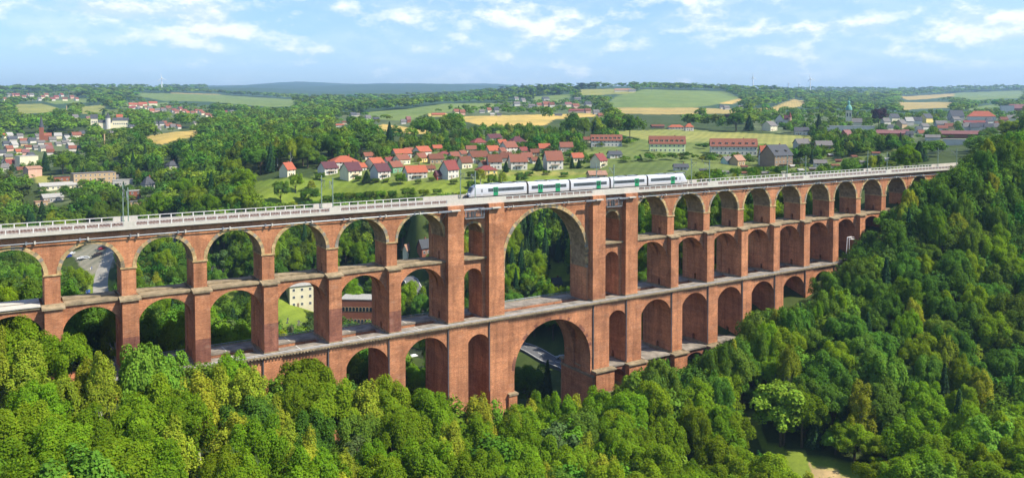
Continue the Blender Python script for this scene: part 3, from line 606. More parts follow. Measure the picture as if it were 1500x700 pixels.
# top deck
XL, XR = PIERX[-9]-4, 243.0
mb = MB(); mb.box(XL, XR, -.35, T+.35, ZT, ZT+.3, 0); mb.box(XL, XR+12, -.95, 9.0, ZT+.302, ZT+.75, 0); vpart('top_deck_slab', mb, ['conc_d'])
for yy, sgn in ((-1.3, 1), (9.0, 1)):
    mb = MB(); mb.box(XL, XR if yy < 0 else XR+13, yy, yy+.35, ZT+.30, ZT+1.05, 0); vpart('edge_beam', mb, ['conc'])
mb = MB(); mb.box(XL, XR+14, -.5, 8.5, ZT+.752, ZT+.90, 0); vpart('ballast_bed', mb, ['ballast'])
mb = MB()
for yc in (1.95, 6.0):
    for s in (-.75, .75): mb.box(XL, XR+14, yc+s-.04, yc+s+.04, ZT+1.0, ZT+1.15, 0)
vpart('rails', mb, ['rail'])
mb = MB(); x = XL
while x < XR+14:
    for yc in (1.95, 6.0): mb.box(x, x+.28, yc-1.25, yc+1.25, ZT+.901, ZT+.998, 0)
    x += .7
vpart('sleepers', mb, ['sleeper'])
# parapets: solid panels at masts and tower piers, open railing between
def xat(px, y, z):
    lo, hi = -400., 400.
    for _ in range(40):
        m_ = (lo+hi)/2; lo, hi = (m_, hi) if project(m_, y, z)[0] < px else (lo, m_)
    return lo
zt0, zt1 = ZT+1.05, 80.25
near_masts = [188, 487.5, 696, 899, 1039, 1180, 1299, 1401]; far_masts = [180, 470, 673, 872, 1011, 1151, 1269, 1372]
NX = [xat(p, -.5, 80) for p in near_masts]; FX = [xat(p, 9.2, 80) for p in far_masts]
solid_n = [(xat(181, -1.3, 80), xat(199, -1.3, 80)), (xat(483, -1.3, 80), xat(499, -1.3, 80)), (xat(655, -1.3, 80), xat(741, -1.3, 80)), (xat(868, -1.3, 80), xat(936, -1.3, 80)), (xat(1037, -1.3, 80), xat(1052, -1.3, 80)), (xat(1177, -1.3, 80), xat(1186, -1.3, 80)), (xat(1298, -1.3, 80), xat(1306, -1.3, 80)), (xat(1398, -1.3, 80), XR)]
solid_f = [(x-2, x+3) for x in FX]; solid_f[2] = (xat(620, 9.2, 80), xat(690, 9.2, 80)); solid_f[3] = (xat(868, 9.2, 80), xat(925, 9.2, 80)); solid_f[-1] = (xat(1364, 9.2, 80), XR+13)
solid_n.insert(0, (XL, XL+6)); solid_f.insert(0, (XL, XL+6))
for q in range(1, 3): pass
for solids, y, xe in ((solid_n, -1.28, XR), (solid_f, 9.03, XR+13)):
    for a, b in solids:
        mb = MB(); x = a
        while x < b-.1:
            x2 = min(x+1.95, b); mb.box(x, x2-.03, y, y+.28, zt0, zt1+.05, 0); x = x2
        vpart('solid_parapet', mb, ['conc'])
    for (a0, a), (b, b0) in zip(solids[:-1], solids[1:]):
        mb = MB(); n = max(2, round((b-a)/2.45)); st = (b-a)/n
        for i in range(n+1): mb.box(a+i*st-.11, a+i*st+.11, y+.06, y+.24, zt0, zt1, 0)
        mb.box(a, b, y+.07, y+.23, zt1-.14, zt1+.002, 0); mb.box(a, b, y+.11, y+.19, zt0+.12, zt0+.18, 0)
        for i in range(n):
            pass
        vpart('railing', mb, ['railpaint'])
# gutter pipe under the cornice with brackets
mb = MB(); x = XL
while x < XR-8:
    mb.bar((x, -.62, 76.95+.0), (x+10, -.62, 76.95), .13, 0, 6); mb.box(x-.18, x+.18, -.85, -.0, 76.7, 77.3, 0); mb.box(x+1.4, x+1.75, -.9, -.0, 76.75, 77.35, 1); x += 10.02
vpart('gutter_pipe', mb, ['galv', 'conc'])
for x in (A1, A2, B1, B2):
    mb = MB(); mb.box(x-3.2, x+1.0, -2.75, -2.1, 77.0, 77.4, 0); mb.box(x+.6, x+3.4, -3.1, -2.2, 77.15, 77.5, 1); mb.bar((x-.6, -2.4, 77), (x-.6, -.4, 75.2), .12, 0); vpart('pipe_bracket', mb, ['galv', 'conc'])
# overhead line masts: stand on the bridge, each a thing
ords = ['first', 'second', 'third', 'fourth', 'fifth', 'sixth', 'seventh', 'eighth', 'ninth', 'tenth', 'eleventh', 'twelfth']
def mast(x, y, side, lab):
    r = empty('overhead_line_mast', (x, y, 79.2), 0, lab, 'mast', 'overhead line masts along the viaduct')
    mb = MB(); mb.box(-.10, .10, -.10, .10, -.2, 8.6, 0); mb.box(-.28, .28, -.28, .28, -.25, .15, 0); mb.build('pole', ['mast'], r)
    mb = MB(); s = 1 if side == 'near' else -1
    mb.bar((0, 0, 7.0), (0, s*2.4, 7.6), .05); mb.bar((0, 0, 5.6), (0, s*2.4, 7.5), .06); mb.bar((0, s*2.4, 7.6), (0, s*2.4, 5.5), .03); mb.bar((0, s*.2, 5.7), (.0, s*2.6, 5.9), .035); mb.build('cantilever', ['galv'], r)
    mb = MB(); mb.cyl(0, s*.45, 6.9, 7.5, .12); mb.build('insulator', ['pipe'], r)
for i, x in enumerate(NX): mast(x, -.55, 'near', f'green steel overhead line mast, {ords[i]} from the left along the near parapet of the viaduct')
for i, x in enumerate(FX): mast(x, 8.6, 'far', f'green steel overhead line mast, {ords[i]} from the left along the far parapet of the viaduct')
for yy, lab in ((1.95, 'near'), (6.0, 'far')):
    mb = MB()
    for z, sag in ((84.8, 0.0), (86.6, .9)):
        pts = [XL]+sorted(NX)+[XR]
        for a, b in zip(pts[:-1], pts[1:]):
            pr = None
            for i in range(9):
                t = i/8; q = (a+(b-a)*t, yy, z-sag*4*t*(1-t))
                if pr: mb.bar(pr, q, .012, 0, 4)
                pr = q
    tag(mb.build('contact_wire', ['wire']), f'thin dark contact wires hung above the {lab} track of the viaduct', 'wire', 'contact wires')
# white jointed work boom standing on the lower deck
x0 = xat(1240, -2.0, ZL); r = empty('boom_lift', (x0, -2.2, ZL-.1), 0, 'white jointed boom lift standing on the lower deck near its right end', 'lift')
mb = MB(); mb.box(-1, 1.2, -.6, .6, .25, 1.0)
for sx in (-.8, .9): mb.bar((sx, -.7, .3), (sx, .7, .3), .3, 1, 10)
mb.build('chassis', ['white', 'train_d'], r)
mb = MB(); mb.bar((-.6, 0, .8), (.0, 0, 9.2), .17); mb.build('boom', ['white'], r); mb = MB(); mb.bar((1.5, 0, .8), (1.2, 0, 8.6), .15); mb.bar((0, 0, 9.2), (2.8, 0, 9.0), .16); mb.build('boom', ['white'], r)
mb = MB(); mb.box(2.2, 3.6, -.6, .6, 8.2, 8.35); mb.box(2.2, 3.6, -.62, -.56, 9.1, 9.2); mb.box(2.2, 3.6, .56, .62, 9.1, 9.2)
for xx in (2.22, 3.52):
    for yy in (-.6, .54): mb.box(xx, xx+.06, yy, yy+.06, 8.35, 9.2)
mb.build('basket', ['white'], r)
# ------------------------------------------------------------------ the train
ZR = ZT+1.15; YT = 6.0
xs = [xat(688, YT-1.4, 80.5)]+[xat(p, YT-1.4, 81) for p in (773, 835, 893.7, 948.6)]+[xat(1008.5, YT-1.4, 81)]
train = empty('railcar_train', ((xs[0]+xs[-1])/2, YT, ZR), 0, 'white and grey five car regional train with green doors running over the viaduct', 'train'); TX = (xs[0]+xs[-1])/2
def carbody(x0, x1, nose0, nose1):
    # rounded cross section swept along the car; the driving end slopes like a real cab
    sec = [(-1.42, .55), (-1.45, 1.2), (-1.43, 2.6), (-1.32, 3.3), (-1.0, 3.72), (-.5, 3.88), (0, 3.92), (.5, 3.88), (1.0, 3.72), (1.32, 3.3), (1.43, 2.6), (1.45, 1.2), (1.42, .55)]
    st = []
    def P(x, k, sh): return [(x+sh*max(0, (z-.55)/3.4)**1.15, y*k, z if k > .98 else .55+(z-.55)*(.93+.07*k)) for y, z in sec]
    if nose0: st += [P(x0, .62, 2.3), P(x0+.35, .82, 1.9), P(x0+1.3, .96, 1.1), P(x0+3.0, 1, 0)]
    else: st += [P(x0+.35, 1, 0)]
    if nose1: st += [P(x1-3.0, 1, 0), P(x1-1.3, .96, -1.1), P(x1-.35, .82, -1.9), P(x1, .62, -2.3)]
    else: st += [P(x1-.35, 1, 0)]
    n = len(sec); v = [q for s in st for q in s]; f = []; m = []
    for i in range(len(st)-1):
        for j in range(n):
            f.append((i*n+j, i*n+(j+1) % n, (i+1)*n+(j+1) % n, (i+1)*n+j)); m.append(1 if j in (0, 10, 11) else 0)
    f += [tuple(range(n)), tuple(range(len(v)-1, len(v)-n-1, -1))]; m += [0, 0]
    mb = MB(); mb.v = v; mb.f = f; mb.m = m; return mb
doorpx = [(723, 729.6), (788.5, 795), (814, 820.5), (874, 880), (930, 936), (983, 988.5)]
drs = [(xat(a, YT-1.46, 81), xat(b, YT-1.46, 81)) for a, b in doorpx]
for i in range(5):
    x0, x1 = xs[i]-TX, xs[i+1]-TX
    c = carbody(x0, x1, i == 0, i == 4).build('railcar', ['train_w', 'train_l'], train)
    for p in c.data.polygons: p.use_smooth = False
    wl, wr = x0+(6.2 if i == 0 else 1.4), x1-(5.4 if i == 4 else 1.4)
    dd = [(a-TX, b-TX) for a, b in drs if xs[i]-1 < a < xs[i+1]]
    for s in (-1, 1):
        edges = [wl]+[q for d in dd for q in d]+[wr]
        for a, b in zip(edges[::2], edges[1::2]):
            if b-a < 1: continue
            n = max(1, round((b-a)/1.9)); stp = (b-a)/n
            wmb = MB(); wmb.prism([(s*1.40, 1.75), (s*1.475, 1.75), (s*1.462, 2.72), (s*1.38, 2.72)], 'x', a+.05, b-.05, 0)
            for q in range(1, n): wmb.box(a+q*stp-.05, a+q*stp+.05, min(s*1.44, s*1.485), max(s*1.44, s*1.485), 1.76, 2.7, 1)
            wmb.build('window_band', ['glass_t', 'train_d'], c)
        for a, b in dd:
            dmb = MB(); dmb.box(a, b, min(s*1.36, s*1.49), max(s*1.36, s*1.49), .62, 3.02, 0)
            for q in (0, 1):
                u = a+(b-a)*(.14+.44*q); dmb.box(u, u+(b-a)*.28, min(s*1.4, s*1.497), max(s*1.4, s*1.497), 1.55, 2.75, 1)
            dmb.box((a+b)/2-.02, (a+b)/2+.02, min(s*1.4, s*1.496), max(s*1.4, s*1.496), .65, 3.0, 1)
            dmb.build('door', ['train_g', 'glass'], c)
    if i in (0, 4):
        for s in (-1, 1):
            u = x0+4.1 if i == 0 else x1-4.1
            cmb_ = MB(); cmb_.box(u-.38, u+.38, min(s*1.38, s*1.462), max(s*1.38, s*1.462), .8, 2.9, 0); cmb_.box(u-.18, u+.18, min(s*1.4, s*1.47), max(s*1.4, s*1.47), 1.7, 2.6, 1); cmb_.build('cab_door', ['train_w', 'glass'], c)
        xf = x0 if i == 0 else x1; e = 1 if i == 0 else -1
        ws = MB(); ws.add([(xf+e*1.42, -.95, 2.0), (xf+e*1.42, .95, 2.0), (xf+e*2.15, .85, 3.25), (xf+e*2.15, -.85, 3.25), (xf+e*1.6, -.95, 2.0), (xf+e*1.6, .95, 2.0), (xf+e*2.4, .85, 3.25), (xf+e*2.4, -.85, 3.25)], [(0,1,2,3),(4,7,6,5),(0,4,5,1),(1,5,6,2),(2,6,7,3),(3,7,4,0)]); 
        for vtx in range(len(ws.v)): a_, b_, c_ = ws.v[vtx]; ws.v[vtx] = (a_-e*.95, b_, c_)
        ws.build('windscreen', ['glass'], c)
        cp = MB(); cp.box(min(xf-e*.7, xf+e*.2), max(xf-e*.7, xf+e*.2), -.25, .25, .5, 1.0, 0); cp.box(min(xf-e*.1, xf+e*.5), max(xf-e*.1, xf+e*.5), -.9, .9, .25, .75, 0); cp.build('coupler', ['train_d'], c)
        for s in (-.62, .62): h = MB(); h.bar((xf-e*.06, s, 1.35), (xf+e*.5, s, 1.35), .14, 0, 8); h.build('headlight', ['white'], c)
    rf = MB()
    for q in range(3 if i in (0, 4) else 2):
        u = (x0+x1)/2-4+4.6*q+(1.5 if i == 0 else 0); rf.box(u, u+3.2, -.8, .8, 3.86, 4.12, 0); rf.box(u+3.4, u+3.9, -.5, .5, 3.86, 4.2, 1)
    rf.build('roof_unit', ['galv', 'train_d'], c)
    if i < 4: g_ = MB(); g_.box(x1-.36, x1+.36, -1.3, 1.3, .7, 3.6, 0); g_.build('gangway', ['train_d'], train)
    un = MB(); un.box(x0+3 if i == 0 else x0+1.9, x1-3 if i == 4 else x1-1.9, -1.2, 1.2, .2, .55, 0); un.build('underframe', ['train_d'], c)
bog = [xs[0]+3.6, xs[1], xs[2], xs[3], xs[4], xs[5]-3.6]
for xb_ in bog:
    b_ = MB(); xb_ -= TX; b_.box(xb_-1.7, xb_+1.7, -1.25, 1.25, .3, .62, 0); b_ = b_.build('bogie', ['train_d'], train)
    for s in (-1, 1):
        for u in (-1.2, 1.2): w_ = MB(); w_.bar((xb_+u, s*.68, .42), (xb_+u, s*.82, .42), .42, 0, 14); w_.build('wheel', ['rail'], b_)
# ------------------------------------------------------------------ buildings
CLEAR = []          # (x0, x1, y0, y1, depth): photo rectangles that nearer trees must leave open
_cm = {}
CN = {'w':('cac4b6','white'),'c':('d9cfae','cream'),'y':('e0c878','yellow'),'p':('c9a18c','pink'),'g':('a9a59c','grey'),'gn':('6f9f78','green'),'m':('b9d3c6','mint green'),'b':('8a5540','brick'),'t':('b59b76','tan'),'bn':('8b7660','brown'),'r':('a84a38','red'),'lg':('cfd6a0','pale green')}
RN = {'o':('9e573e','orange tiled'),'ob':('7f503f','brownish orange'),'r':('7b403a','red'),'dr':('58363a','dark red'),'bn':('6d4433','brown'),'g':('6c6864','grey'),'dg':('4a4c50','dark grey'),'t':('9a7660','tan'),'m':('7d5652','maroon'),'lg':('9d9a92','light grey')}
def wallm(k, tile=False):
    key = ('r' if tile else 'w')+k
    if key not in _cm:
        c = srgb((RN if tile else CN)[k][0]); M['bm_'+key] = simple(('roof_' if tile else 'render_')+key, c[:3], 0.85, 0.13 if tile else 0.05, 1.1 if tile else 0.3, stretch=(1, 1, 2.5) if tile else (1, 1, 1)); _cm[key] = 'bm_'+key
    return _cm[key]
def facing(x, y): return math.atan2(-(x-CX), (y-CY))      # rotation that turns local -Y to the camera
def window(mb_parent, x, z, w, h, face, half, name='window', gable=None):
    mb = MB(); e = .04
    if face == 'f': y = -half; mb.box(x-w/2-.1, x+w/2+.1, y-.07, y+.02, z-.1, z+h+.1, 0); mb.box(x-w/2, x+w/2, y-.10, y-.072, z, z+h, 1); mb.box(x-.03, x+.03, y-.115, y-.101, z, z+h, 0)
    else: X_ = half; mb.box(X_-.02, X_+.07, x-w/2-.1, x+w/2+.1, z-.1, z+h+.1, 0); mb.box(X_+.072, X_+.10, x-w/2, x+w/2, z, z+h, 1)
    o = mb.build(name, ['white', 'glass'], mb_parent); return o
def house(px, py, wpx, hpx, wall='w', roof='o', ang=25, hip=False, row='', n='', detail=1, name='house', ratio=.8, rise=.46, dorm=0, tmin=330, extra='', cat='house', label=None, group=None, flat=False, chim=True, floors=None, balcony=False, tmax=15000, base_drop=1.5):
    x, y, z, t = ground_at(px, py, tmin, tmax)
    a = R(ang); W = wpx/FPX*t; w = W/(abs(math.cos(a))+ratio*abs(math.sin(a))); d = w*ratio; H = hpx/FPX*t; he = H*(1-rise); hr = H*rise
    if flat: he, hr = H, 0
    d_ = CLEAR.append((px-wpx/2, px+wpx/2, py-hpx, py-hpx*.12, t))
    # stand the house just behind its seen foot
    dirx, diry = (x-CX)/math.hypot(x-CX, y-CY), (y-CY)/math.hypot(x-CX, y-CY); x += dirx*d*.4; y += diry*d*.4; z = hz(x, y)
    lo = min(hz(x+u, y+v) for u in (-w/2, w/2) for v in (-d/2, d/2))
    z0 = ground_at(px, py, tmin, tmax)[2]
    r = empty(name, (x, y, z0), facing(x, y)+a, label or f"{CN[wall][1]} house with {extra}{RN[roof][1]} {'flat ' if flat else ('hipped ' if hip else '')}roof, {n} {row}", cat, group)
    wb = MB(); wm = wallm(wall); drop = min(-.5, lo-z0-.5)
    if flat:
        wb.box(-w/2, w/2, -d/2, d/2, drop, he, 0); wb.build('wall', [wm], r)
        rb = MB(); rb.box(-w/2-.2, w/2+.2, -d/2-.2, d/2+.2, he, he+.35, 0); ro = rb.build('roof', [wallm(roof, True)], r)
    elif hip:
        wb.box(-w/2, w/2, -d/2, d/2, drop, he, 0); wb.build('wall', [wm], r)
        rb = MB(); o_ = .5; hw, hd = w/2+o_, d/2+o_; k = max(0.05*w, hw-hd*.95)
        rb.add([(-hw,-hd,he-.1),(hw,-hd,he-.1),(hw,hd,he-.1),(-hw,hd,he-.1),(-k,0,he+hr),(k,0,he+hr),(-hw,-hd,he-.3),(hw,-hd,he-.3),(hw,hd,he-.3),(-hw,hd,he-.3)],[(0,1,5,4),(1,2,5),(2,3,4,5),(3,0,4),(0,6,7,1),(1,7,8,2),(2,8,9,3),(3,9,6,0),(6,9,8,7)])
        ro = rb.build('roof', [wallm(roof, True)], r)
    else:
        wb.prism([(-d/2, drop), (-d/2, he), (0, he+hr-.05), (d/2, he), (d/2, drop)], 'x', -w/2, w/2, 0); wb.build('wall', [wm], r)
        rb = MB(); o_ = .55; sl = hr/(d/2); th = .28; e = .5
        for s in (-1, 1): rb.prism([(0, he+hr+th), (s*(d/2+e), he-e*sl+th), (s*(d/2+e), he-e*sl), (0, he+hr+.01)], 'x', -w/2-o_, w/2+o_, 0)
        ro = rb.build('roof', [wallm(roof, True)], r)
    if chim and not flat and detail:
        cb = MB(); cx = w*.22; cb.box(cx-.35, cx+.35, .3, 1.0, he+hr*.45, he+hr+.9, 0); cb.build('chimney', [wallm('b')], ro)
    for q in range(dorm):
        u = -w/2+w*(q+.5)/dorm; db = MB(); yy = -d/2*.72; zz = he+hr*.28
        db.box(u-.75, u+.75, yy-.3, yy+d*.22, zz-.6, zz+1.2, 0); db.prism([(yy-.5, zz+1.2), (yy-.5, zz+1.4), (yy+d*.25, zz+1.9), (yy+d*.25, zz+1.2)], 'x', u-.95, u+.95, 1); db.box(u-.5, u+.5, yy-.34, yy-.302, zz-.1, zz+1.0, 2)
        db.build('dormer', [wm, wallm(roof, True), 'glass'], ro)
    if detail:
        fl = floors or max(1, round(he/2.9)); fh = he/fl; nw = max(2, int(w/3.1)); ng = max(1, int(d/3.6))
        for f in range(fl):
            for q in range(nw): window(r, -w/2+w*(q+.5)/nw, f*fh+.9, 1.0 if detail < 3 else 1.1, 1.25, 'f', d/2)
            for q in range(ng): window(r, -d/2+d*(q+.5)/ng, f*fh+.9, 1.0, 1.25, 's', w/2)
        if not (hip or flat) and hr > 2.4: window(r, 0, he+.5, .9, 1.1, 's', w/2)
        db = MB(); u = -w/2+w*.5/nw*1.0+w/nw*.5; db.box(u-.5, u+.5, -d/2-.08, -d/2+.02, .0, 2.1, 0); db.build('door', [wallm('bn')], r)
        if balcony:
            bb = MB(); bb.box(-w*.25, w*.25, -d/2-1.3, -d/2-.01, fh+.0, fh+.15, 0)
            for q in range(9): u = -w*.25+w*.5*q/8; bb.box(u-.04, u+.04, -d/2-1.3, -d/2-1.22, fh+.15, fh+1.1, 0)
            bb.box(-w*.25, w*.25, -d/2-1.32, -d/2-1.2, fh+1.0, fh+1.12, 0); bb.build('balcony', [wallm('bn')], r)
    return r
ORD = ['first','second','third','fourth','fifth','sixth','seventh','eighth','ninth','tenth','eleventh','twelfth','thirteenth','fourteenth','fifteenth','sixteenth','seventeenth','eighteenth','nineteenth','twentieth']
def ordn(i):
    if i < 20: return ORD[i]
    t = (i+1)//10; u = (i+1) % 10; w = ['twenty', 'thirty', 'forty', 'fifty', 'sixty', 'seventy', 'eighty', 'ninety'][t-2]
    return (w[:-1]+'ieth') if u == 0 else w+'-'+ORD[u-1]
def rowof(items, where, group, **kw):
    items = sorted(items, key=lambda q: q[0])
    for i, it in enumerate(items):
        k = dict(kw); a = list(it)
        if isinstance(a[-1], dict): k.update(a.pop())
        names = ['wall', 'roof', 'ang']; k.update(dict(zip(names, a[4:])))
        house(*a[:4], row=where, n=ordn(i)+' from the left', group=group, **k)
rs0 = random.Random(8)
FRONT = [(421,259,23,20,'c','o',52),(480,256,29,18,'w','dr',35,dict(balcony=True)),(514,263,32,24,'c','dr',40,dict(balcony=True)),(557,263,30,22,'w','dr',40,dict(balcony=True)),(578,253,24,16,'gn','ob',40),
 (608,263,36,19,'w','o',18,dict(balcony=True,extra='broad ')),(643,263,15,13,'r','dr',30),(658,262,28,26,'w','r',45,dict(hip=False)),(681,247,22,17,'c','bn',30),(712,256,33,13,'y','r',20,dict(hip=True)),(724,248,22,21,'w','bn',12),(758,249,29,22,'w','ob',15,dict(balcony=True)),(810,249,30,27,'w','ob',20,dict(balcony=True)),(845,238,20,13,'c','o',22)]
BACK = [(503,247,46,18,'w','o',15,dict(hip=True)),(524,252,26,12,'w','o',30),(549,247,28,15,'c','o',42),(588,241,26,14,'c','ob',38),(588,232,30,13,'w','o',20),(616,238,20,13,'y','ob',45),(618,230,28,15,'w','o',40),(638,240,24,14,'t','bn',15),(650,230,20,8,'w','r',15,dict(hip=True)),
 (700,239,33,17,'w','bn',25),(741,239,17,15,'w','bn',10),(771,237,18,13,'w','ob',20),(745,225,27,17,'w','ob',38),(721,228,22,14,'w','o',30),(701,216,27,13,'c','r',25,dict(hip=True)),(723,209,25,12,'w','dr',28),(757,217,28,17,'w','dr',28,dict(hip=True)),(797,224,18,13,'w','o',12),(829,223,21,14,'w','ob',12)]
rowof(FRONT, 'in the front village row', 'houses in the front row of the village', detail=2)
BACK += [(665,235,17,12,'w','ob',30),(598,227,18,10,'c','ob',40),(640,222,16,9,'w','o',20),(783,229,15,10,'t','bn',20),(735,227,14,10,'w','ob',50),(690,224,16,10,'c','ob',10),(766,226,15,10,'w','r',35),(708,246,16,10,'w','bn',50),(630,252,15,9,'c','bn',20),(662,244,14,9,'w','dr',10),(812,232,16,10,'w','ob',30),(570,241,16,10,'w','r',30),(677,230,15,9,'w','ob',45),(783,240,15,9,'w','bn',30),(735,214,14,9,'c','o',20),(540,234,18,10,'w','ob',20)]
rowof(BACK, 'in the rear village rows', 'houses in the rear rows of the village', detail=1)
for (px, py, w, h, wall, nm, tm) in ((888,215,46,17,'w','leftmost of three, white walls',3),(977,223,53,23,'lg','middle of three, pale green walls',3),(1074,227,68,23,'w','rightmost of three, white walls',3)):
    house(px, py, w, h, wall, 'ob', 6, detail=2, name='apartment_house', ratio=.32, rise=.45, dorm=7, chim=True, label='long apartment house with dormers behind the train, '+nm, cat='apartment house', group='long apartment houses behind the train', floors=2)
RIGHT = [(877,246,25,20,'c','r',60,dict(balcony=True)),(874,262,30,11,'t','t',15,dict(chim=True)),(1065,241,18,11,'m','g',45),(1080,243,22,15,'t','t',55),(1174,218,24,14,'g','g',30),(1206,220,26,13,'t','g',15),(1174,198,22,11,'w','dg',8),(1127,192,22,14,'c','g',60),(1240,203,18,12,'b','m',55,dict(rise=.5)),(1201,244,19,9,'w','g',10),
 (990,190,24,7,'w','o',10,dict(hip=True,ratio=.5)),(1009,192,14,11,'w','o',15,dict(hip=True)),(963,188,20,5,'bn','bn',10),(900,232,22,10,'w','dg',20),(997,250,22,9,'w','dg',10),(860,209,14,8,'c','bn',20)]
rowof(RIGHT, 'among gardens behind the viaduct', 'houses among the gardens right of the village', detail=1)
# the large brown house with many storeys
r = house(1137, 247, 46, 34, 'bn', 'dg', 48, detail=2, name='guest_house', ratio=.75, rise=.42, dorm=2, label='large brown half-timbered guest house with dark roof and orange roofed wing', cat='guest house', floors=3, balcony=True)
house(1119, 243, 16, 29, 'w', 'o', 30, detail=1, name='guest_house_wing', label='narrow white house with orange roof beside the brown guest house', cat='house', rise=.5)
# half-timbered mansion with a red turret
x, y, z, t = ground_at(1147, 184, 600); s = t/FPX; CLEAR.append((1134, 1160, 162, 182, t))
r = empty('mansion', (x, y, z), facing(x, y), 'white half-timbered mansion with steep red roofs and a pointed turret', 'mansion')
mb = MB(); mb.prism([(-11*s, -1), (-11*s, 8*s), (-5*s, 16*s), (1*s, 8*s), (1*s, -1)], 'y', 0, 10*s, 0); mb.box(1.01*s, 10*s, 1*s, 9*s, -1, 9*s, 0); mb.build('wall', [wallm('w')], r)
mb = MB(); mb.prism([(-12*s, 7*s), (-5*s, 17.2*s), (2*s, 7*s), (-5*s, 16.1*s)], 'y', -.5*s, 10.5*s, 0); mb.prism([(0, 8.5*s), (5*s, 15*s), (10.5*s, 8.5*s)], 'x', 1.1*s, 10.4*s, 0); mb.build('roof', [wallm('dr', True)], r)
mb = MB(); mb.cyl(9.5*s, 0, -1, 12*s, 2.2*s, 0, 10); t_ = mb.build('turret', [wallm('p')], r); mb = MB(); mb.cyl(9.5*s, 0, 12*s, 20*s, 2.6*s, 0, 10, .05); mb.build('turret_roof', [wallm('r', True)], t_)
mb = MB()
for q in range(6): u = (-10+q*1.9)*s; mb.box(u, u+.35*s, -.12, -.01, 2*s, 8*s, 0)
mb.box(-10.8*s, .9*s, -.12, -.01, 5*s, 5.4*s, 0); mb.build('timber_frame', [wallm('bn')], r)
for q in range(3): window(r, (-9+3.6*q)*s, 2.5*s, 1.4, 1.8, 'f', 0)
# church with green onion dome
x, y, z, t = ground_at(1243, 189, 800); s = t/FPX; CLEAR.append((1234, 1262, 144, 184, t))
r = empty('church', (x, y, z), facing(x, y), 'cream church with a tall tower under a green copper dome and lantern', 'church')
mb = MB(); mb.box(-4.2*s, 4.2*s, -4*s, 4*s, -2, 27*s, 0); mb.box(-4.6*s, 4.6*s, -4.4*s, 4.4*s, 26*s, 27*s, 1); tw = mb.build('tower', [wallm('c'), wallm('t')], r)
mb = MB(); pr = [(4.4, 27), (4.6, 28), (4.3, 30.5), (3.4, 33), (2.3, 34.5), (1.6, 35), (1.6, 38), (2.0, 38.2), (1.7, 39.2), (.8, 40.6), (.25, 42), (.12, 47)]
for a, b in zip(pr[:-1], pr[1:]): mb.cyl(0, 0, a[1]*s, b[1]*s+.002, a[0]*s, 0, 12, b[0]*s)
M['copper'] = simple('green_copper', (0.14, 0.34, 0.27), 0.6, 0.12, .5); mb.build('dome', ['copper'], tw)
for q in (-1, 1):
    w_ = MB(); w_.box(q*1.9*s-.8*s, q*1.9*s+.8*s, -4.15*s, -3.99*s, 18*s, 23*s, 0); w_.build('belfry_window', ['glass'], tw)
mb = MB(); mb.cyl(0, -4.05*s, 0, .1, .1); 
mb = MB(); mb.prism([(-5*s, -2), (-5*s, 10*s), (0, 15*s), (5*s, 10*s), (5*s, -2)], 'x', 4.3*s, 18*s, 0); mb.build('nave', [wallm('c')], r); mb = MB()
for q in (-1, 1): mb.prism([(0, 15.6*s), (q*5.6*s, 9.6*s), (q*5.6*s, 9.2*s), (0, 15.05*s)], 'x', 4.4*s, 18.4*s, 0)
mb.build('roof', [wallm('g', True)], r)
# long white school wing
house(1245, 193, 66, 8, 'w', 'lg', 2, detail=1, name='school_wing', ratio=.2, flat=True, label='long low white flat-roofed school wing in front of the domed church', cat='school', floors=1, tmin=600)
# right hand town
TOWN_R = [(1304,204,38,13,'b','m',4,dict(ratio=.4,rise=.35,extra='long ')),(1336,204,22,15,'g','dg',20),(1297,184,14,11,'w','g',40),(1309,179,16,12,'c','dg',35),(1320,188,16,12,'t','g',60),(1331,184,14,12,'g','lg',30),(1357,180,18,13,'y','dg',50),(1343,182,14,10,'w','dg',10),(1365,176,14,9,'g','bn',15),(1378,187,18,10,'g','g',20),
 (1400,177,22,15,'g','dg',25,dict(rise=.55)),(1437,176,38,13,'w','o',8,dict(ratio=.5,rise=.6,hip=True)),(1427,183,28,6,'r','r',5,dict(ratio=.4)),(1405,203,54,11,'b','m',3,dict(ratio=.25,rise=.4,extra='long ')),(1400,213,34,8,'w','lg',4,dict(flat=True,ratio=.4)),(1427,193,13,12,'g','dg',15),(1438,192,12,12,'w','dg',10),(1448,193,13,12,'g','dg',15),(1458,192,12,11,'t','g',10),(1416,192,12,11,'w','g',20),
 (1475,166,18,11,'w','g',10,dict(flat=True)),(1490,166,22,13,'m','m',5),(1482,178,16,9,'c','g',20),(1366,206,20,8,'w','g',5),(1390,190,14,9,'t','bn',20),(1354,190,14,9,'w','g',40),(1349,200,12,9,'c','ob',30)]
TOWN_R = [tuple(x if x != 'm' or i != 4 else 'b' for i, x in enumerate(q)) if q[4] == 'm' and len(q) > 5 and q[0] == 1490 else q for q in TOWN_R]
for i in range(22): TOWN_R.append((rs0.uniform(1292, 1470), rs0.uniform(174, 203), rs0.uniform(9, 14), rs0.uniform(7, 10), rs0.choice('wwctg'), rs0.choice(['g', 'dg', 'dg', 'bn', 'ob', 'm']), rs0.uniform(0, 50)))
TOWN_R = sorted(TOWN_R, key=lambda q: q[:4]); TOWN_R = [q for i, q in enumerate(TOWN_R) if len(q) > 7 or all(abs(q[0]-p[0]) > 7 or abs(q[1]-p[1]) > 3.5 for p in TOWN_R[:i])]
rowof(TOWN_R, 'in the right hand town', 'houses in the right hand town', detail=0, tmin=600)
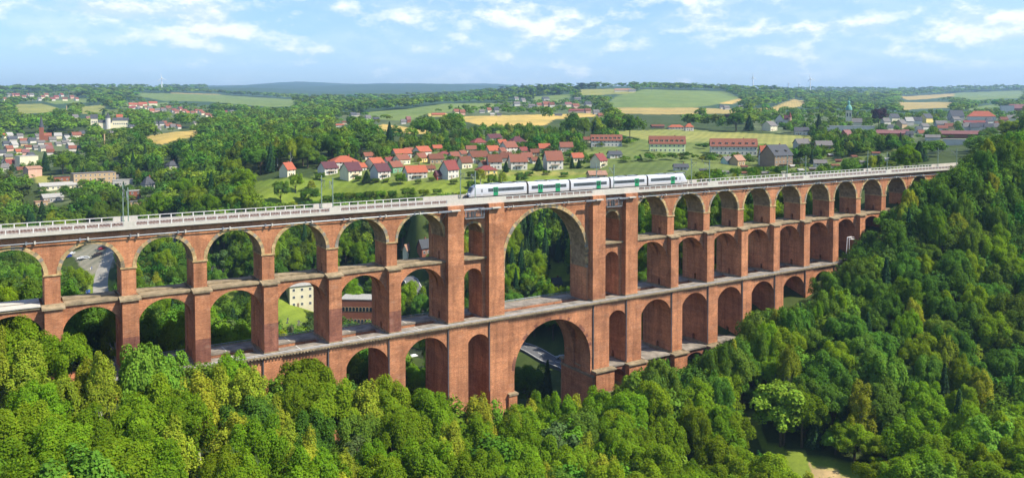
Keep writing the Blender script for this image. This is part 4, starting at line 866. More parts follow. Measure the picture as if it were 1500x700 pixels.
# barns and houses of the far hamlets
HAM = [(668,168,10,8,'c','ob',30),(677,169,9,8,'p','ob',20),(642,171,20,5,'y','y2',5),(706,166,8,5,'w','g',10),(716,165,8,7,'c','ob',30),(727,165,8,8,'g','dg',20),(721,170,6,4,'w','w2',5),(731,170,7,4,'g','dg',10),(757,156,10,7,'w','g',15),(766,151,9,7,'w','g',40),(779,158,10,5,'g','g',10),(790,158,10,7,'c','ob',20),(800,158,13,9,'p','ob',25),(808,158,9,8,'w','bn',20),(818,170,11,3,'g','dg',3),(799,148,12,6,'g','dg',30),(832,157,12,7,'c','m',20),(843,159,12,7,'p','ob',25),(845,165,26,5,'p','r',5,dict(ratio=.4)),(861,157,12,8,'g','dg',30),(846,147,10,4,'g','g',5),(756,148,8,6,'w','g',30),
 (517,172,11,7,'g','dg',30),(524,171,6,5,'c','g',10),(539,176,9,7,'w','g',20),(551,177,9,5,'g','dg',10),(591,182,8,7,'w','g',10),(598,180,8,9,'b','m',30),(497,186,14,4,'w','o',8),(505,182,8,4,'c','bn',8)]
HAM = [tuple({'y2': 'o', 'w2': 'lg'}.get(v, v) if isinstance(v, str) else v for v in q) for q in HAM]
rowof(HAM, 'in hamlets above the village', 'houses of the hamlets on the far slope', detail=0, tmin=600)
HAM2 = [(880,173,10,7,'p','ob',20),(861,166,10,7,'p','bn',20),(912,131+4,24,5,'c','t',4,dict(ratio=.3)),(926,135,10,4,'w','g',5),(873,168,10,7,'g','g',20),(1064,161,10,6,'g','g',30),(1058,160,8,6,'w','dg',20),(1085,160,7,5,'w','g',20)]
rowof(HAM2, 'among fields below the skyline', 'farm buildings below the skyline', detail=0, tmin=900)
# left town
LT = [(9,214,10,7,'g','dg',20),(22,216,12,8,'w','g',40),(34,214,11,7,'t','g',20),(47,210,12,8,'w','dg',30),(77,208,10,7,'g','g',10),(88,206,12,7,'c','bn',20),(100,203,14,9,'c','g',10),(112,203,14,9,'c','ob',15),(120,200,9,8,'t','dg',30),(8,203,11,7,'c','o',30),(18,208,12,8,'g','dg',20),(29,203,9,7,'w','g',20),(41,219,10,6,'c','bn',20),(54,220,12,7,'g','g',20),(64,222,14,9,'c','g',25),(13,222,12,8,'p','ob',30),(3,228,10,8,'w','dg',20),(12,234,12,8,'t','g',20),(27,226,10,7,'c','o',25),(76,221,10,7,'w','r',10),(60,212,10,6,'w','g',10),(72,214,12,7,'w','g',15),(36,208,8,6,'c','bn',20),(96,212,10,6,'g','g',10),(85,214,9,6,'w','g',30),
 (39,246,30,17,'c','lg',20,dict(flat=True)),(15,247,18,13,'c','r',30),(6,252,14,12,'w','g',20),(48,260,24,16,'p','t',25,dict(rise=.2)),(30,254,12,9,'t','bn',20),(4,243,10,8,'g','dg',20)]
for i in range(24): LT.append((rs0.uniform(0, 124), rs0.uniform(201, 233), rs0.uniform(8, 12), rs0.uniform(6, 9), rs0.choice('wwctgp'), rs0.choice(['g', 'dg', 'dg', 'bn', 'lg', 'ob', 'm']), rs0.uniform(0, 50)))
LT = sorted(LT)
LT = [q for i, q in enumerate(LT) if all(abs(q[0]-p[0]) > 5 or abs(q[1]-p[1]) > 3.2 for p in LT[:i])]
rowof(LT, 'in the left valley town', 'houses of the valley town at the left', detail=0, tmin=600)
LF = [(137,271,60,17,'t','g',14,dict(flat=True,ratio=.35,extra='')),(153,262,26,9,'b','m',8,dict(flat=True)),(87,278,54,10,'c','lg',12,dict(ratio=.3,rise=.4)),(180,272,28,8,'g','lg',4,dict(flat=True,ratio=.4)),(197,292,18,12,'b','lg',10,dict(flat=True)),(76,296,30,11,'g','lg',14,dict(rise=.4)),(60,303,18,7,'t','t',10,dict(flat=True)),(90,266,22,7,'b','dg',8,dict(flat=True,ratio=.4)),(199,301,16,5,'t','g',4,dict(flat=True)),(166,265,14,8,'g','g',10)]
rowof(LF, 'among works buildings at left', 'works buildings behind the left end', detail=1, tmin=450, tmax=900)
house(217, 281, 19, 22, 'w', 'dg', 30, detail=2, name='villa', rise=.5, hip=True, label='tall white villa with steep dark hipped roof between trees left', cat='villa', tmin=450)
house(252, 249, 20, 13, 'g', 'dg', 30, detail=1, name='villa', rise=.5, hip=True, label='grey villa with dark roof half hidden in the wooded slope', cat='villa', tmin=450)
LH = []
rs = random.Random(5)
for i in range(16): LH.append((6+i*7.0+rs.uniform(-2, 2), rs.choice([142, 145, 148]), 7, 5, rs.choice('wwcp'), rs.choice(['ob', 'g', 'r', 'bn']), rs.uniform(5, 50)))
for i in range(22): LH.append((190+i*5.7+rs.uniform(-2, 2), 157+i*.55+rs.uniform(-3, 5), 7.5, 5.5, rs.choice('wwcp'), rs.choice(['o', 'ob', 'ob', 'g', 'r']), rs.uniform(5, 50)))
for (a, b) in ((195,157),(209,156),(224,155)): LH.append((a, b, 12, 6, 'c', 'o', 5))
for i in range(9): LH.append((228+i*4.2, 187+rs.uniform(-4, 4), 7.5, 6, rs.choice('wwg'), rs.choice(['g', 'dg', 'ob']), rs.uniform(5, 50)))
LH += [(193,189,9,7,'w','dg',30),(165,198,9,6,'t','g',20),(330,166,6,4,'w','r',20),(340,166,6,4,'w','g',20),(287,183,7,5,'c','g',10),(110,176,9,8,'c','g',20),(130,176,9,5,'p','m',20)]
rowof(LH, 'on the far left hillside', 'small houses on the far hillside', detail=0, tmin=900)
# allotment sheds behind the right part of the viaduct
SH = [(1063,255,10,4),(1090,256,9,4),(1120,257,12,5),(1148,256,9,4),(1172,252,10,4),(1190,250,9,4),(1223,246,11,5),(1228,238,8,4),(1250,232,10,4),(1264,240,9,4),(1283,228,10,5),(1300,236,9,4),(1216,230,8,4),(1160,246,9,4),(1090,247,9,4),(1030,252,10,4)]
for i, (a, b, w, h) in enumerate(sorted(SH)):
    house(a, b, w, h, rs.choice('gwbt'), rs.choice(['g', 'dg', 'lg', 'bn']), rs.uniform(0, 40), detail=0, name='garden_shed', label=f'small garden shed, {ordn(i)} from the left among the allotments behind the viaduct', cat='shed', group='allotment sheds', rise=.35)
# behind the arches
house(440, 450, 40, 36, 'c', 'lg', 12, detail=3, name='villa', rise=.12, hip=True, ratio=.7, label='cream three storey villa seen through the arches left of the middle', cat='villa', tmin=320, floors=3)
r = house(530, 482, 62, 44, 'b', 'lg', -14, detail=0, name='brick_factory', ratio=.6, flat=True, label='dark brick factory with arched windows and flat grey roof behind the arches', cat='factory', tmin=320)
xx = [c for c in r.children if c.name.startswith('wall')][0]; bb = [v.co for v in xx.data.vertices]; wf = max(v.x for v in bb); df = max(v.y for v in bb); hf = max(v.z for v in bb)
for fl in range(2):
    for q in range(11):
        for s in ((-.75, .75) if fl else (0,)):
            u = -wf+2*wf*(q+.5)/11+s; wb = MB(); ww = .5; z0 = hf*.62 if fl else hf*.22; pl = lambda e: [(u-ww-e, z0-e), (u-ww-e, z0+1.5)]+[(u+(ww+e)*math.cos(R(a)), z0+1.5+(ww+e)*math.sin(R(a))) for a in range(160, 19, -20)]+[(u+ww+e, z0+1.5), (u+ww+e, z0-e)]
            wb.prism(pl(.22), 'y', -df-.08, -df+.02, 0); wb.prism(pl(0), 'y', -df-.14, -df-.082, 1); wb.build('arched_window', [wallm('t'), 'glass'], r)
house(621, 374, 20, 22, 'b', 'dg', 35, detail=2, name='house', label='brick house with dark roof seen through the upper arch beside the left tower pier', cat='house', tmin=330, tmax=700)
house(598, 377, 16, 15, 'c', 't', 40, detail=1, name='house', label='cream house with tan roof seen through the upper arch left of the tower pier', cat='house', tmin=330, tmax=700)
house(815, 423, 15, 15, 'w', 'dg', 20, detail=1, name='house', label='white house with dark roof seen through the big central upper arch', cat='house', tmin=330, tmax=700)
# castle
x, y, z, t = ground_at(160, 189, 900); s = t/FPX; CLEAR.append((135, 187, 160, 187, t))
r = empty('castle', (x, y, z), facing(x, y), 'cream castle with white round tower and dark slate roofs above the valley town', 'castle')
mb = MB(); mb.box(-24*s, -15*s, 0, 8*s, -3, 15*s, 0); mb.box(-14.99*s, 4*s, 2*s, 9*s, -3, 9*s, 0); mb.box(4.01*s, 26*s, 3*s, 11*s, -3, 12*s, 0); mb.build('wall', [wallm('c')], r)
mb = MB(); mb.prism([(-.5*s, 15*s), (4*s, 21*s), (8.5*s, 15*s)], 'x', -24.5*s, -14.6*s, 0); mb.prism([(1.6*s, 9*s), (5.5*s, 13*s), (9.4*s, 9*s)], 'x', -14.5*s, 4*s, 0); mb.prism([(2.6*s, 12*s), (7*s, 16*s), (11.4*s, 12*s)], 'x', 4.1*s, 26.5*s, 0); mb.build('roof', [wallm('dg', True)], r)
mb = MB(); mb.cyl(-1.5*s, 0, -3, 16*s, 3.4*s, 0, 16); o = mb.build('round_tower', [wallm('w')], r); mb = MB(); mb.cyl(-1.5*s, 0, 16*s, 24*s, 3.8*s, 0, 16, .1); mb.build('spire', [wallm('dg', True)], o)
mb = MB(); mb.box(10*s, 18*s, 8*s, 14*s, 10*s, 17*s, 0); mb.prism([(7.5*s, 17*s), (11*s, 21*s), (14.5*s, 17*s)], 'x', 9.5*s, 18.5*s, 1); mb.build('rear_wing', [wallm('c'), wallm('o', True)], r)
for q in range(7): window(r, (6+q*2.8)*s, 6*s, 1.4, 2.2, 'f', -3*s)
for q in range(3): window(r, (-22+q*2.6)*s, 9*s, 1.4, 2.2, 'f', 0)
# brown brick church with tall spire
x, y, z, t = ground_at(61, 206, 800); s = t/FPX; CLEAR.append((56, 66, 167, 203, t))
r = empty('church', (x, y, z), facing(x, y), 'red brick church with slender dark spire in the valley town', 'church')
mb = MB(); mb.box(-3*s, 3*s, -3*s, 3*s, -2, 19*s, 0); o = mb.build('tower', [wallm('b')], r); mb = MB(); mb.cyl(0, 0, 19*s, 37*s, 3.4*s, 0, 8, .1); mb.build('spire', [wallm('dg', True)], o)
mb = MB(); mb.prism([(-3*s, -2), (-3*s, 7*s), (0, 11*s), (3*s, 7*s), (3*s, -2)], 'x', 3.01*s, 13*s, 0); mb.build('nave', [wallm('b')], r)
for (px, py, h, w, lab) in ((153,216,18,2.6,'tall tan brick chimney standing in the woods below the castle'),(97.5,164,8,1.6,'short brick chimney on the far slope above the valley town'),(173.5,222,5,2.2,'stump of orange brick chimney in the wood right of the field')):
    x, y, z, t = ground_at(px if px != 173.5 else 373, py if px != 173.5 else 227, 600); s = t/FPX; mb = MB(); mb.cyl(0, 0, -8 , h*s, w*.5*s, 0, 10, w*.4*s); mb.cyl(0, 0, h*s, h*s+1.2, w*.46*s, 0, 10)
    o = mb.build('chimney', [wallm('t')]); o.location = (x, y, z); tag(o, lab, 'chimney'); CLEAR.append((px-2, px+2, py-h, py, t))
# wind turbines and lattice mast on the skyline
def turbine(px, top, hpx, t, lab, rot=0, wm='white'):
    x, y, z = at(px, top+hpx, t); g = hz(x, y); s = t/FPX; H = at(px, top, t)[2]-g
    r = empty('wind_turbine', (x, y, g), facing(x, y), lab, 'wind turbine', 'wind turbines on the skyline')
    mb = MB(); mb.cyl(0, 0, -3, H, 1.1*s*.9, 0, 10, .6*s*.9); mb.build('tower', [wm], r)
    mb = MB(); mb.box(-.9*s, .9*s, -2*s, 2*s, H-.7*s, H+.8*s); nc = mb.build('nacelle', [wm], r)
    for k in range(3):
        a = R(90+rot+120*k); mb = MB(); L_ = hpx*.52*s; mb.bar((0, -2.2*s, H), (math.cos(a)*L_, -2.2*s, H+math.sin(a)*L_), .55*s, 0, 5, .15*s); mb.build('rotor_blade', [wm], r)
turbine(237, 115, 14, 4300, 'white wind turbine alone on the skyline at the far left', 8)
turbine(1103, 114, 12, 4300, 'wind turbine on the skyline, leftmost of the right hand four', 0)
turbine(1155, 123, 6, 6500, 'small distant wind turbine, second from the left of the right hand four', 20)
turbine(1170, 124, 6, 6500, 'small distant wind turbine, third from the left of the right hand four', 40)
turbine(1187, 116, 14, 4000, 'largest wind turbine of the right hand four', 12)
for (px, top, h, t, lab) in ((955,121,8,2700,'thin lattice mast on the bare skyline field in the middle'),(1428,123,8,5000,'thin lattice mast on the skyline at the far right')):
    x, y, z = at(px, top, t); g = hz(x, y); s = t/FPX; mb = MB()
    for a, b in ((-1, -1), (1, -1), (0, 1)): mb.bar((a*.5*s, b*.5*s, g-z-2), (a*.1*s, b*.1*s, 0), .14*s)
    mb.box(-1.8*s, 1.8*s, -.2, .2, -.6*s, -.4*s)
    o = mb.build('lattice_mast', ['galv']); o.location = (x, y, z); o.rotation_euler = (0, 0, facing(x, y)); tag(o, lab, 'mast')
# ------------------------------------------------------------------ roads, river, cars
def ribbon(name, pts, width, mat, lift=.12, flat=False, tmin=320, label=None, tmax=900, world=None):
    W_ = world or [ground_at(a, b, tmin, tmax)[:2] for a, b in pts]; P = []
    for (x0, y0), (x1, y1) in zip(W_[:-1], W_[1:]):
        n = max(2, int(math.hypot(x1-x0, y1-y0)/4))
        P += [(x0+(x1-x0)*i/n, y0+(y1-y0)*i/n) for i in range(n)]
    P.append(W_[-1]); P = np.array(P)
    for _ in range(6): P[1:-1] = (P[:-2]+P[2:]+2*P[1:-1])/4
    D = np.gradient(P, axis=0); D /= np.linalg.norm(D, axis=1)[:, None]; N = np.stack([-D[:, 1], D[:, 0]], 1)
    mb = MB(); offs = (-.5, -.25, 0, .25, .5); hc = [height(P[:, 0]+N[:, 0]*width*o, P[:, 1]+N[:, 1]*width*o) for o in offs]; hm = np.max(hc, axis=0)
    v = []
    for i in range(len(P)):
        for j, o in enumerate(offs): v.append((P[i, 0]+N[i, 0]*width*o, P[i, 1]+N[i, 1]*width*o, (hm[i] if flat else hc[j][i])+lift))
        for j, o in enumerate((-.5, .5)): v.append((P[i, 0]+N[i, 0]*width*o*1.05, P[i, 1]+N[i, 1]*width*o*1.05, (hm[i] if flat else min(hc[0][i], hc[4][i]))-1.5))
    f = []
    for i in range(len(P)-1):
        b = i*7; c = b+7
        for j in range(4): f.append((b+j, b+j+1, c+j+1, c+j))
        f += [(b, c, c+5, b+5), (b+4, b+6, c+6, c+4)]
    mb.add(v, f); o = mb.build(name, [mat]); tag(o, kind='structure', label=label); return P, N, hm+lift
def markings(P, N, hm, width, lab):
    mb = MB()
    for o in (-.44, .44):
        for i in range(len(P)-1):
            mb.add([(P[j, 0]+N[j, 0]*(width*o+e), P[j, 1]+N[j, 1]*(width*o+e), hm[j]+.012) for j, e in ((i, -.09), (i, .09), (i+1, .09), (i+1, -.09))], [(0, 1, 2, 3)])
    for i in range(0, len(P)-1, 3):
        mb.add([(P[j, 0]+N[j, 0]*e, P[j, 1]+N[j, 1]*e, hm[j]+.012) for j, e in ((i, -.08), (i, .08), (i+1, .08), (i+1, -.08))], [(0, 1, 2, 3)])
    tag(mb.build('road_marking', ['white']), kind='structure', label=lab)
a = ribbon('road', [], 8.5, 'asphalt', flat=True, world=[at(*q)[:2] for q in ROADZ], label='valley road passing behind and under the central arch'); markings(*a, 8.5, 'white lines on the valley road'); ROADS = [a[0]]
a = ribbon('access_road', [(150,440),(146,420),(150,395),(160,375),(172,352)], 7, 'gravel_y', label='pale access road to the car park behind the left arches'); ROADS.append(a[0])
a = ribbon('side_road', [(246,336),(250,350),(248,365),(256,380),(275,388),(330,396)], 6, 'asphalt', label='shaded side road curving through the trees behind the left arches'); ROADS.append(a[0])
M['water'] = simple('dark_river_water', (0.05, 0.06, 0.035), 0.15, 0.15, .3, spec=.6)
a = ribbon('river', [(300,452),(402,468),(440,474),(480,482),(560,500),(620,520),(700,540)], 7, 'water', lift=.02, label='small dark river in the meadow behind the arches'); ROADS.append(a[0])
def car(px, py, col, ang, lab, van=False):
    x, y, z, t = ground_at(px, py, 320, 1200); r = empty('parked_car', (x, y, z+.14), facing(x, y)+R(ang), lab, 'car', 'cars parked behind the arches'); k = 'car_'+col
    if k not in M: M[k] = simple(k, srgb(col)[:3], .3, .02, spec=.6)
    h = 1.9 if van else 1.42
    mb = MB(); mb.prism([(-2.15, .35), (-2.2, .8), (-1.9, .92), (-1.2, .95), (-.6, h) if not van else (-1.5, h), (1.2, h), (1.8, 1.0), (2.15, .9), (2.2, .4)], 'y', -.88, .88, 0); mb.build('body', [k], r)
    mb = MB(); mb.prism([(-1.05, .98), (-.55, h-.08), (1.15, h-.08), (1.6, 1.0)], 'y', -.9, .9, 0); mb.build('window', ['glass'], r)
    for sx in (-1.35, 1.35):
        for sy in (-.8, .8): w_ = MB(); w_.bar((sx, sy-.12, .33), (sx, sy+.12, .33), .33, 0, 12); w_.build('wheel', ['train_d'], r)
    for sy in (-.6, .6): w_ = MB(); w_.box(-2.24, -2.1, sy-.15, sy+.15, .6, .75); w_.build('headlight', ['white'], r)
for q in ((99,378,'1f3f9c',10,'blue car at the left end of the car park behind the first full arch'),(105.5,373,'cfd2d4',60,'silver car half behind the car park trees'),(119,380,'e8e8e8',5,'white car in the middle of the car park row'),(125,380,'c8ccd0',5,'pale grey car right beside the white car in the car park'),(140,377,'26282c',8,'black car at the right end of the car park row'),(144,374,'3c2a2a',12,'dark brown car just behind the black car in the car park'),(149,366,'8e2230',30,'dark red car at the back of the car park'),(129,430,'2348a8',85,'blue car parked alone beside the pale access road'),(155,438,'202226',4,'black car left of a pair by the meadow behind the first arch'),(164,437,'3a3c40',4,'dark grey car right of a pair by the meadow behind the first arch'),(822,526,'9aa0a6',10,'grey car parked beside the valley road under the central arch')): car(*q)
# two walkers on the access road
def person(px, py, top, lab):
    x, y, z, t = ground_at(px, py, 320, 1200)
    V = [(0,0,.95),(0,0,1.2),(0,0,1.42),(0,0,1.52),(0,-.02,1.68),(-.19,0,1.4),(-.24,-.05,1.12),(-.22,-.16,.9),(.19,0,1.4),(.24,.06,1.12),(.22,-.02,.88),(-.1,0,.9),(-.11,-.14,.5),(-.11,-.05,.08),(-.11,-.2,.04),(.1,0,.9),(.11,.14,.5),(.11,.25,.1),(.11,.14,.04)]
    E_ = [(0,1),(1,2),(2,3),(3,4),(2,5),(5,6),(6,7),(2,8),(8,9),(9,10),(0,11),(11,12),(12,13),(13,14),(0,15),(15,16),(16,17),(17,18)]
    Rd = [.15,.14,.13,.055,.1,.07,.05,.035,.07,.05,.035,.1,.07,.05,.04,.1,.07,.05,.04]
    me = bpy.data.meshes.new('person'); me.from_pydata(V, E_, []); bm = bmesh.new(); bm.from_mesh(me); sl = bm.verts.layers.skin.verify(); bm.verts.ensure_lookup_table()
    for i, q in enumerate(Rd): bm.verts[i][sl].radius = (q, q*.85)
    bm.verts[0][sl].use_root = True; bm.to_mesh(me); bm.free(); me.materials.append(M[top]); o = link('person', me, None, (x, y, z+.14), facing(x, y)+.6)
    o.modifiers.new('skin', 'SKIN'); s = o.modifiers.new('sub', 'SUBSURF'); s.levels = 1; s.render_levels = 1; tag(o, lab, 'person', 'walkers on the access road')
    h = MB(); h.cyl(0, .02, 1.66, 1.8, .105, 0, 10, .07); h.build('hair', ['train_d'], o)
M['shirt_b'] = simple('blue_shirt', (0.06, 0.12, 0.4), .9, .05); M['shirt_w'] = simple('white_shirt', (0.7, 0.7, 0.68), .9, .05)
person(134.5, 396, 'shirt_b', 'person in blue walking on the pale access road'); person(132.5, 397, 'shirt_w', 'person in white walking on the pale access road')
# white garden parasol in the gap behind the lower arch
x, y, z, t = ground_at(605.5, 528, 300, 700); r = empty('parasol', (x, y, z), 0, 'white square parasol on the lawn behind the lower arches', 'parasol')
mb = MB(); mb.cyl(0, 0, 0, 2.5, .04); mb.build('pole', ['galv'], r); mb = MB(); mb.add([(-1.5,-1.5,2.3),(1.5,-1.5,2.3),(1.5,1.5,2.3),(-1.5,1.5,2.3),(0,0,2.8),(-1.5,-1.5,2.1),(1.5,-1.5,2.1),(1.5,1.5,2.1),(-1.5,1.5,2.1)], [(0,1,4),(1,2,4),(2,3,4),(3,0,4),(0,5,6,1),(1,6,7,2),(2,7,8,3),(3,8,5,0)]); mb.build('canopy', ['white'], r)
# ------------------------------------------------------------------ trees
def leaf_quads(P, N, size, rg, asp=1.0):
    n = len(P); A = rg.normal(size=(n, 3)); U = np.cross(N, A); U /= np.linalg.norm(U, axis=1)[:, None]+1e-9; V = np.cross(N, U)
    s = size*rg.uniform(.6, 1.35, n)[:, None]; k = s*asp
    v = np.stack([P-U*s, P-V*k*.75+U*s*.1, P+U*s, P+V*k*.75-U*s*.1], 1)
    v += rg.normal(size=(n, 1, 3))*size*.1; v[:, 2] += N*s*.35
    return v.reshape(-1, 3)
def unit(a): return a/(np.linalg.norm(a, axis=1)[:, None]+1e-9)
def crown_pts(kind, n, seed, nl=30):
    """leaf places and normals of a crown of radius 1 and height 1 (base 0, top 1)"""
    rg = np.random.default_rng(seed)
    if kind in ('broadleaf', 'birch', 'light', 'dark'):
        cz, vz = (.60, .42) if kind != 'birch' else (.56, .46)
        d = unit(rg.normal(size=(nl, 3))); d[:, 2] = np.where(d[:, 2] < -.45, -d[:, 2]*.6, d[:, 2]); d = unit(d)
        f = rg.uniform(.55, .92, nl)*rg.uniform(.85, 1.15, nl); skew = 1+.20*np.sin(np.arctan2(d[:, 1], d[:, 0])*2+rg.uniform(0, 6))+.12*np.sin(np.arctan2(d[:, 1], d[:, 0])*3+rg.uniform(0, 6))
        prof = np.ones(nl) if kind != 'birch' else 1-.35*np.clip(d[:, 2], 0, 1)
        C = np.stack([d[:, 0]*f*skew*prof, d[:, 1]*f*skew*prof, cz+d[:, 2]*f*vz*1.12], 1)
        lr = rg.uniform(.17, .38, nl)*(30/nl)**.30; k = rg.choice(nl, n, p=lr**2/np.sum(lr**2)); o = unit(rg.normal(size=(n, 3))); o[:, 2] = np.where((o[:, 2] < -.3), -o[:, 2], o[:, 2])
        hr = .5 # vertical squash of the unit crown: lobes keep round in metres after scaling
        off = o*lr[k][:, None]*rg.uniform(.72, 1.12, n)[:, None]; off[:, 2] *= hr*1.05
        P = C[k]+off; jt, upb = (.48, .3) if n > 5000 else (.24, .12); N = unit(o*.8+unit((P-np.array([0, 0, cz]))*np.array([1, 1, 1.6]))*.6+rg.normal(size=(n, 3))*jt+np.array([0, 0, upb]))
        if kind == 'birch': P[:, 2] -= rg.uniform(0, .05, n)
        z9 = np.quantile(P[:, 2], .997); P[:, 2] /= z9; C = C*np.array([1, 1, 1/z9]); T_ = rg.uniform(.82, 1.18, nl)[k]*rg.uniform(.82, 1.18, n)
        return P, N, T_, C
    if kind == 'spruce':
        z = 1-rg.uniform(0, 1, n)**.62*.93; tier = np.floor(z*16)/16; fr = (z-tier)*16
        r = (1-tier)**.9*(1.0-.42*fr)*rg.uniform(.72, 1.08, n)+.02; a = rg.uniform(0, 2*pi, n); arms = 1+.22*np.sin(a*7+tier*90)
        P = np.stack([np.cos(a)*r*arms, np.sin(a)*r*arms, z-.02*arms], 1); N = unit(np.stack([np.cos(a)*.8, np.sin(a)*.8, np.full(n, .75)], 1)+rg.normal(size=(n, 3))*.35)
        return P, N, rg.uniform(.8, 1.2, n), None
    if kind == 'pine':
        C = np.stack([rg.uniform(-.6, .6, nl), rg.uniform(-.6, .6, nl), rg.uniform(.5, .96, nl)], 1); k = rg.integers(0, nl, n); o = unit(rg.normal(size=(n, 3))); off = o*rg.uniform(.12, .3, n)[:, None]; off[:, 2] *= .25
        return C[k]+off, unit(o+rg.normal(size=(n, 3))*.4+np.array([0, 0, .4])), rg.uniform(.8, 1.2, n), C
def quad_mesh(name, v, tint, mat):
    n = len(v)//4; me = bpy.data.meshes.new(name); me.vertices.add(len(v)); me.vertices.foreach_set('co', np.ascontiguousarray(v, np.float32).ravel())
    me.loops.add(len(v)); me.loops.foreach_set('vertex_index', np.arange(len(v), dtype=np.int32)); me.polygons.add(n); me.polygons.foreach_set('loop_start', np.arange(0, len(v), 4, dtype=np.int32)); me.update(calc_edges=True)
    a = me.color_attributes.new('tint', 'FLOAT_COLOR', 'CORNER'); c = np.concatenate([tint, np.ones((n, 1))], 1).repeat(4, 0).astype(np.float32); a.data.foreach_set('color', c.ravel()); me.materials.append(M[mat]); return me
SPEC = {'broadleaf': (5.6, 17, 'leaf', 22000, .195, 70), 'birch': (3.9, 17, 'leaf_b', 15000, .17, 64), 'light': (5.6, 15, 'leaf_s', 11500, .28, 46), 'spruce': (3.6, 19, 'needle', 6500, .34, 0), 'dark': (5.8, 17, 'leaf_d', 22000, .195, 70), 'pine': (4.0, 17, 'needle_p', 5200, .34, 26)}
TRUNKM = {'broadleaf': 'trunk', 'dark': 'trunk', 'birch': 'birchbark', 'light': 'trunk', 'spruce': 'trunk', 'pine': 'trunk'}
def proto(kind, seed):
    rad, h, mat, n, sz, nl = SPEC[kind]; P, N, T_, C = crown_pts(kind, n, seed, nl or 1); P = P*np.array([rad, rad, h]); rg = np.random.default_rng(seed+99)
    v = leaf_quads(P, N, sz, rg, 1.0); t = T_[:, None]*(1+rg.normal(size=(n, 3))*.05); cm = quad_mesh(kind+'_crown', v, t, mat)
    mb = MB(); tr = h*.016+.08; px_, py_ = rg.uniform(-.4, .4, 2); top = h*(.62 if kind not in ('spruce', 'pine') else .93)
    mb.bar((0, 0, -1.5), (0, 0, h*.28), tr*1.25, 0, 8, tr); mb.bar((0, 0, h*.28), (px_, py_, top), tr, 0, 7, tr*.3)
    if C is not None:
        for q in range(min(12, len(C))): c = C[q]*np.array([rad, rad, h])*np.array([.9, .9, .97]); st = rg.uniform(.25, .55); mb.bar((px_*st, py_*st, h*st*.95), c, tr*.42, 0, 5, tr*.08)
    return cm, mb.mesh('trunk', TRUNKM[kind])
PROTO = {k: [proto(k, 11+31*i+hash(k[0]) % 1) for i in range(n)] for k, n in (('broadleaf', 9), ('dark', 7), ('birch', 6), ('light', 2), ('spruce', 5), ('pine', 3))}
LINE = [(-80,455),(0,462),(55,470),(90,488),(100,472),(150,476),(175,488),(190,508),(230,505),(262,515),(272,533),(305,540),(330,515),(350,500),(368,490),(400,492),(408,508),(440,512),(480,530),(510,533),(540,560),(570,553),(600,562),(640,568),(690,572),(720,560),(750,556),(790,548),(830,551),(870,572),(900,580),(920,562),(950,538),(965,528),(990,548),(1005,540),(1020,522),(1060,502),(1088,490),(1098,458),(1150,450),(1190,440),(1203,402),(1235,380),(1250,355),(1275,335),(1300,308),(1318,298),(1330,268),(1362,262),(1400,244),(1440,205),(1500,188),(1600,180)]
lx, ly = zip(*LINE)
def nearline(px): return np.interp(px, lx, ly)-7*((px > 60) & (px < 1000))
SKY_MIN = [(-80,236),(0,232),(200,236),(300,243),(360,248),(396,298),(640,284),(860,270),(1000,262),(1040,248),(1150,243),(1300,226),(1340,210),(1420,200),(1600,190)]   # trees just behind the viaduct stay below this
sx_, sy_ = zip(*SKY_MIN)
rng = np.random.default_rng(21)
def grid(d0, d1, sp):
    az0, az1 = R(-2), R(69); ext = d1+10
    n = int(2*ext/sp); gx, gy = np.meshgrid(np.arange(-n//2, n//2+1)*sp, np.arange(-n//2, n//2+1)*sp); gx = gx+(np.arange(gx.shape[0])[:, None] % 2)*sp/2
    x = (gx+rng.uniform(-.36, .36, gx.shape)*sp).ravel(); y = (gy+rng.uniform(-.36, .36, gy.shape)*sp).ravel(); r = np.hypot(x, y); a = np.arctan2(x, y)
    k = (r >= d0) & (r < d1) & (a > az0) & (a < az1); return x[k]+CX, y[k]+CY
cand = []
for d0, d1, sp, rad, h in ((60, 470, 8.0, 5.7, 17.5), (470, 900, 11.3, 7.2, 17.5), (900, 1600, 15, 9.2, 18), (1600, 3000, 19, 11.5, 16), (3000, 7500, 36, 22, 19)):
    X, Y = grid(d0, d1, sp); Z = height(X, Y); n = len(X)
    cand.append(np.stack([X, Y, Z, rng.uniform(.8, 1.2, n)*rad, rng.uniform(.88, 1.25, n)*h, np.full(n, sp)], 1))
X, Y = grid(120, 300, 5.0); Z = height(X, Y); gm_ = (X > 25) & (X < 125) & (Y < -12); X, Y, Z = X[gm_], Y[gm_], Z[gm_]; n = len(X)
cand.append(np.stack([X, Y, Z, rng.uniform(3.0, 4.4, n), rng.uniform(5, 9, n), np.full(n, 5.0)], 1))
X, Y = grid(330, 560, 5.6); Z = height(X, Y); gr = np.hypot(height(X+4, Y)-Z, height(X, Y+4)-Z)/4; st = gr > .42; X, Y, Z = X[st], Y[st], Z[st]; n = len(X)
cand.append(np.stack([X, Y, Z, rng.uniform(3.6, 5.2, n), rng.uniform(10, 17, n), np.full(n, 5.6)], 1))
X, Y = grid(330, 900, 5.2); Z = height(X, Y); gi = cover(X, Y, Z)[0]; gm_ = np.isin(gi, [i for i, l in enumerate(LAND) if l[0] in ('garden', 'town')]); X, Y, Z = X[gm_], Y[gm_], Z[gm_]; n = len(X)
cand.append(np.stack([X, Y, Z, rng.uniform(2.2, 4.6, n), rng.uniform(3.5, 13, n), np.full(n, 5.2)], 1)[rng.uniform(size=n) < .8])
C_ = np.concatenate(cand)
idx, px, py, dd = cover(C_[:, 0], C_[:, 1], C_[:, 2])
X, Y, Z, RA, HH = [C_[:, i].copy() for i in range(5)]
u = rng.uniform(size=len(X)); dens = np.array([l[4] for l in LAND]+[1.0])[idx]
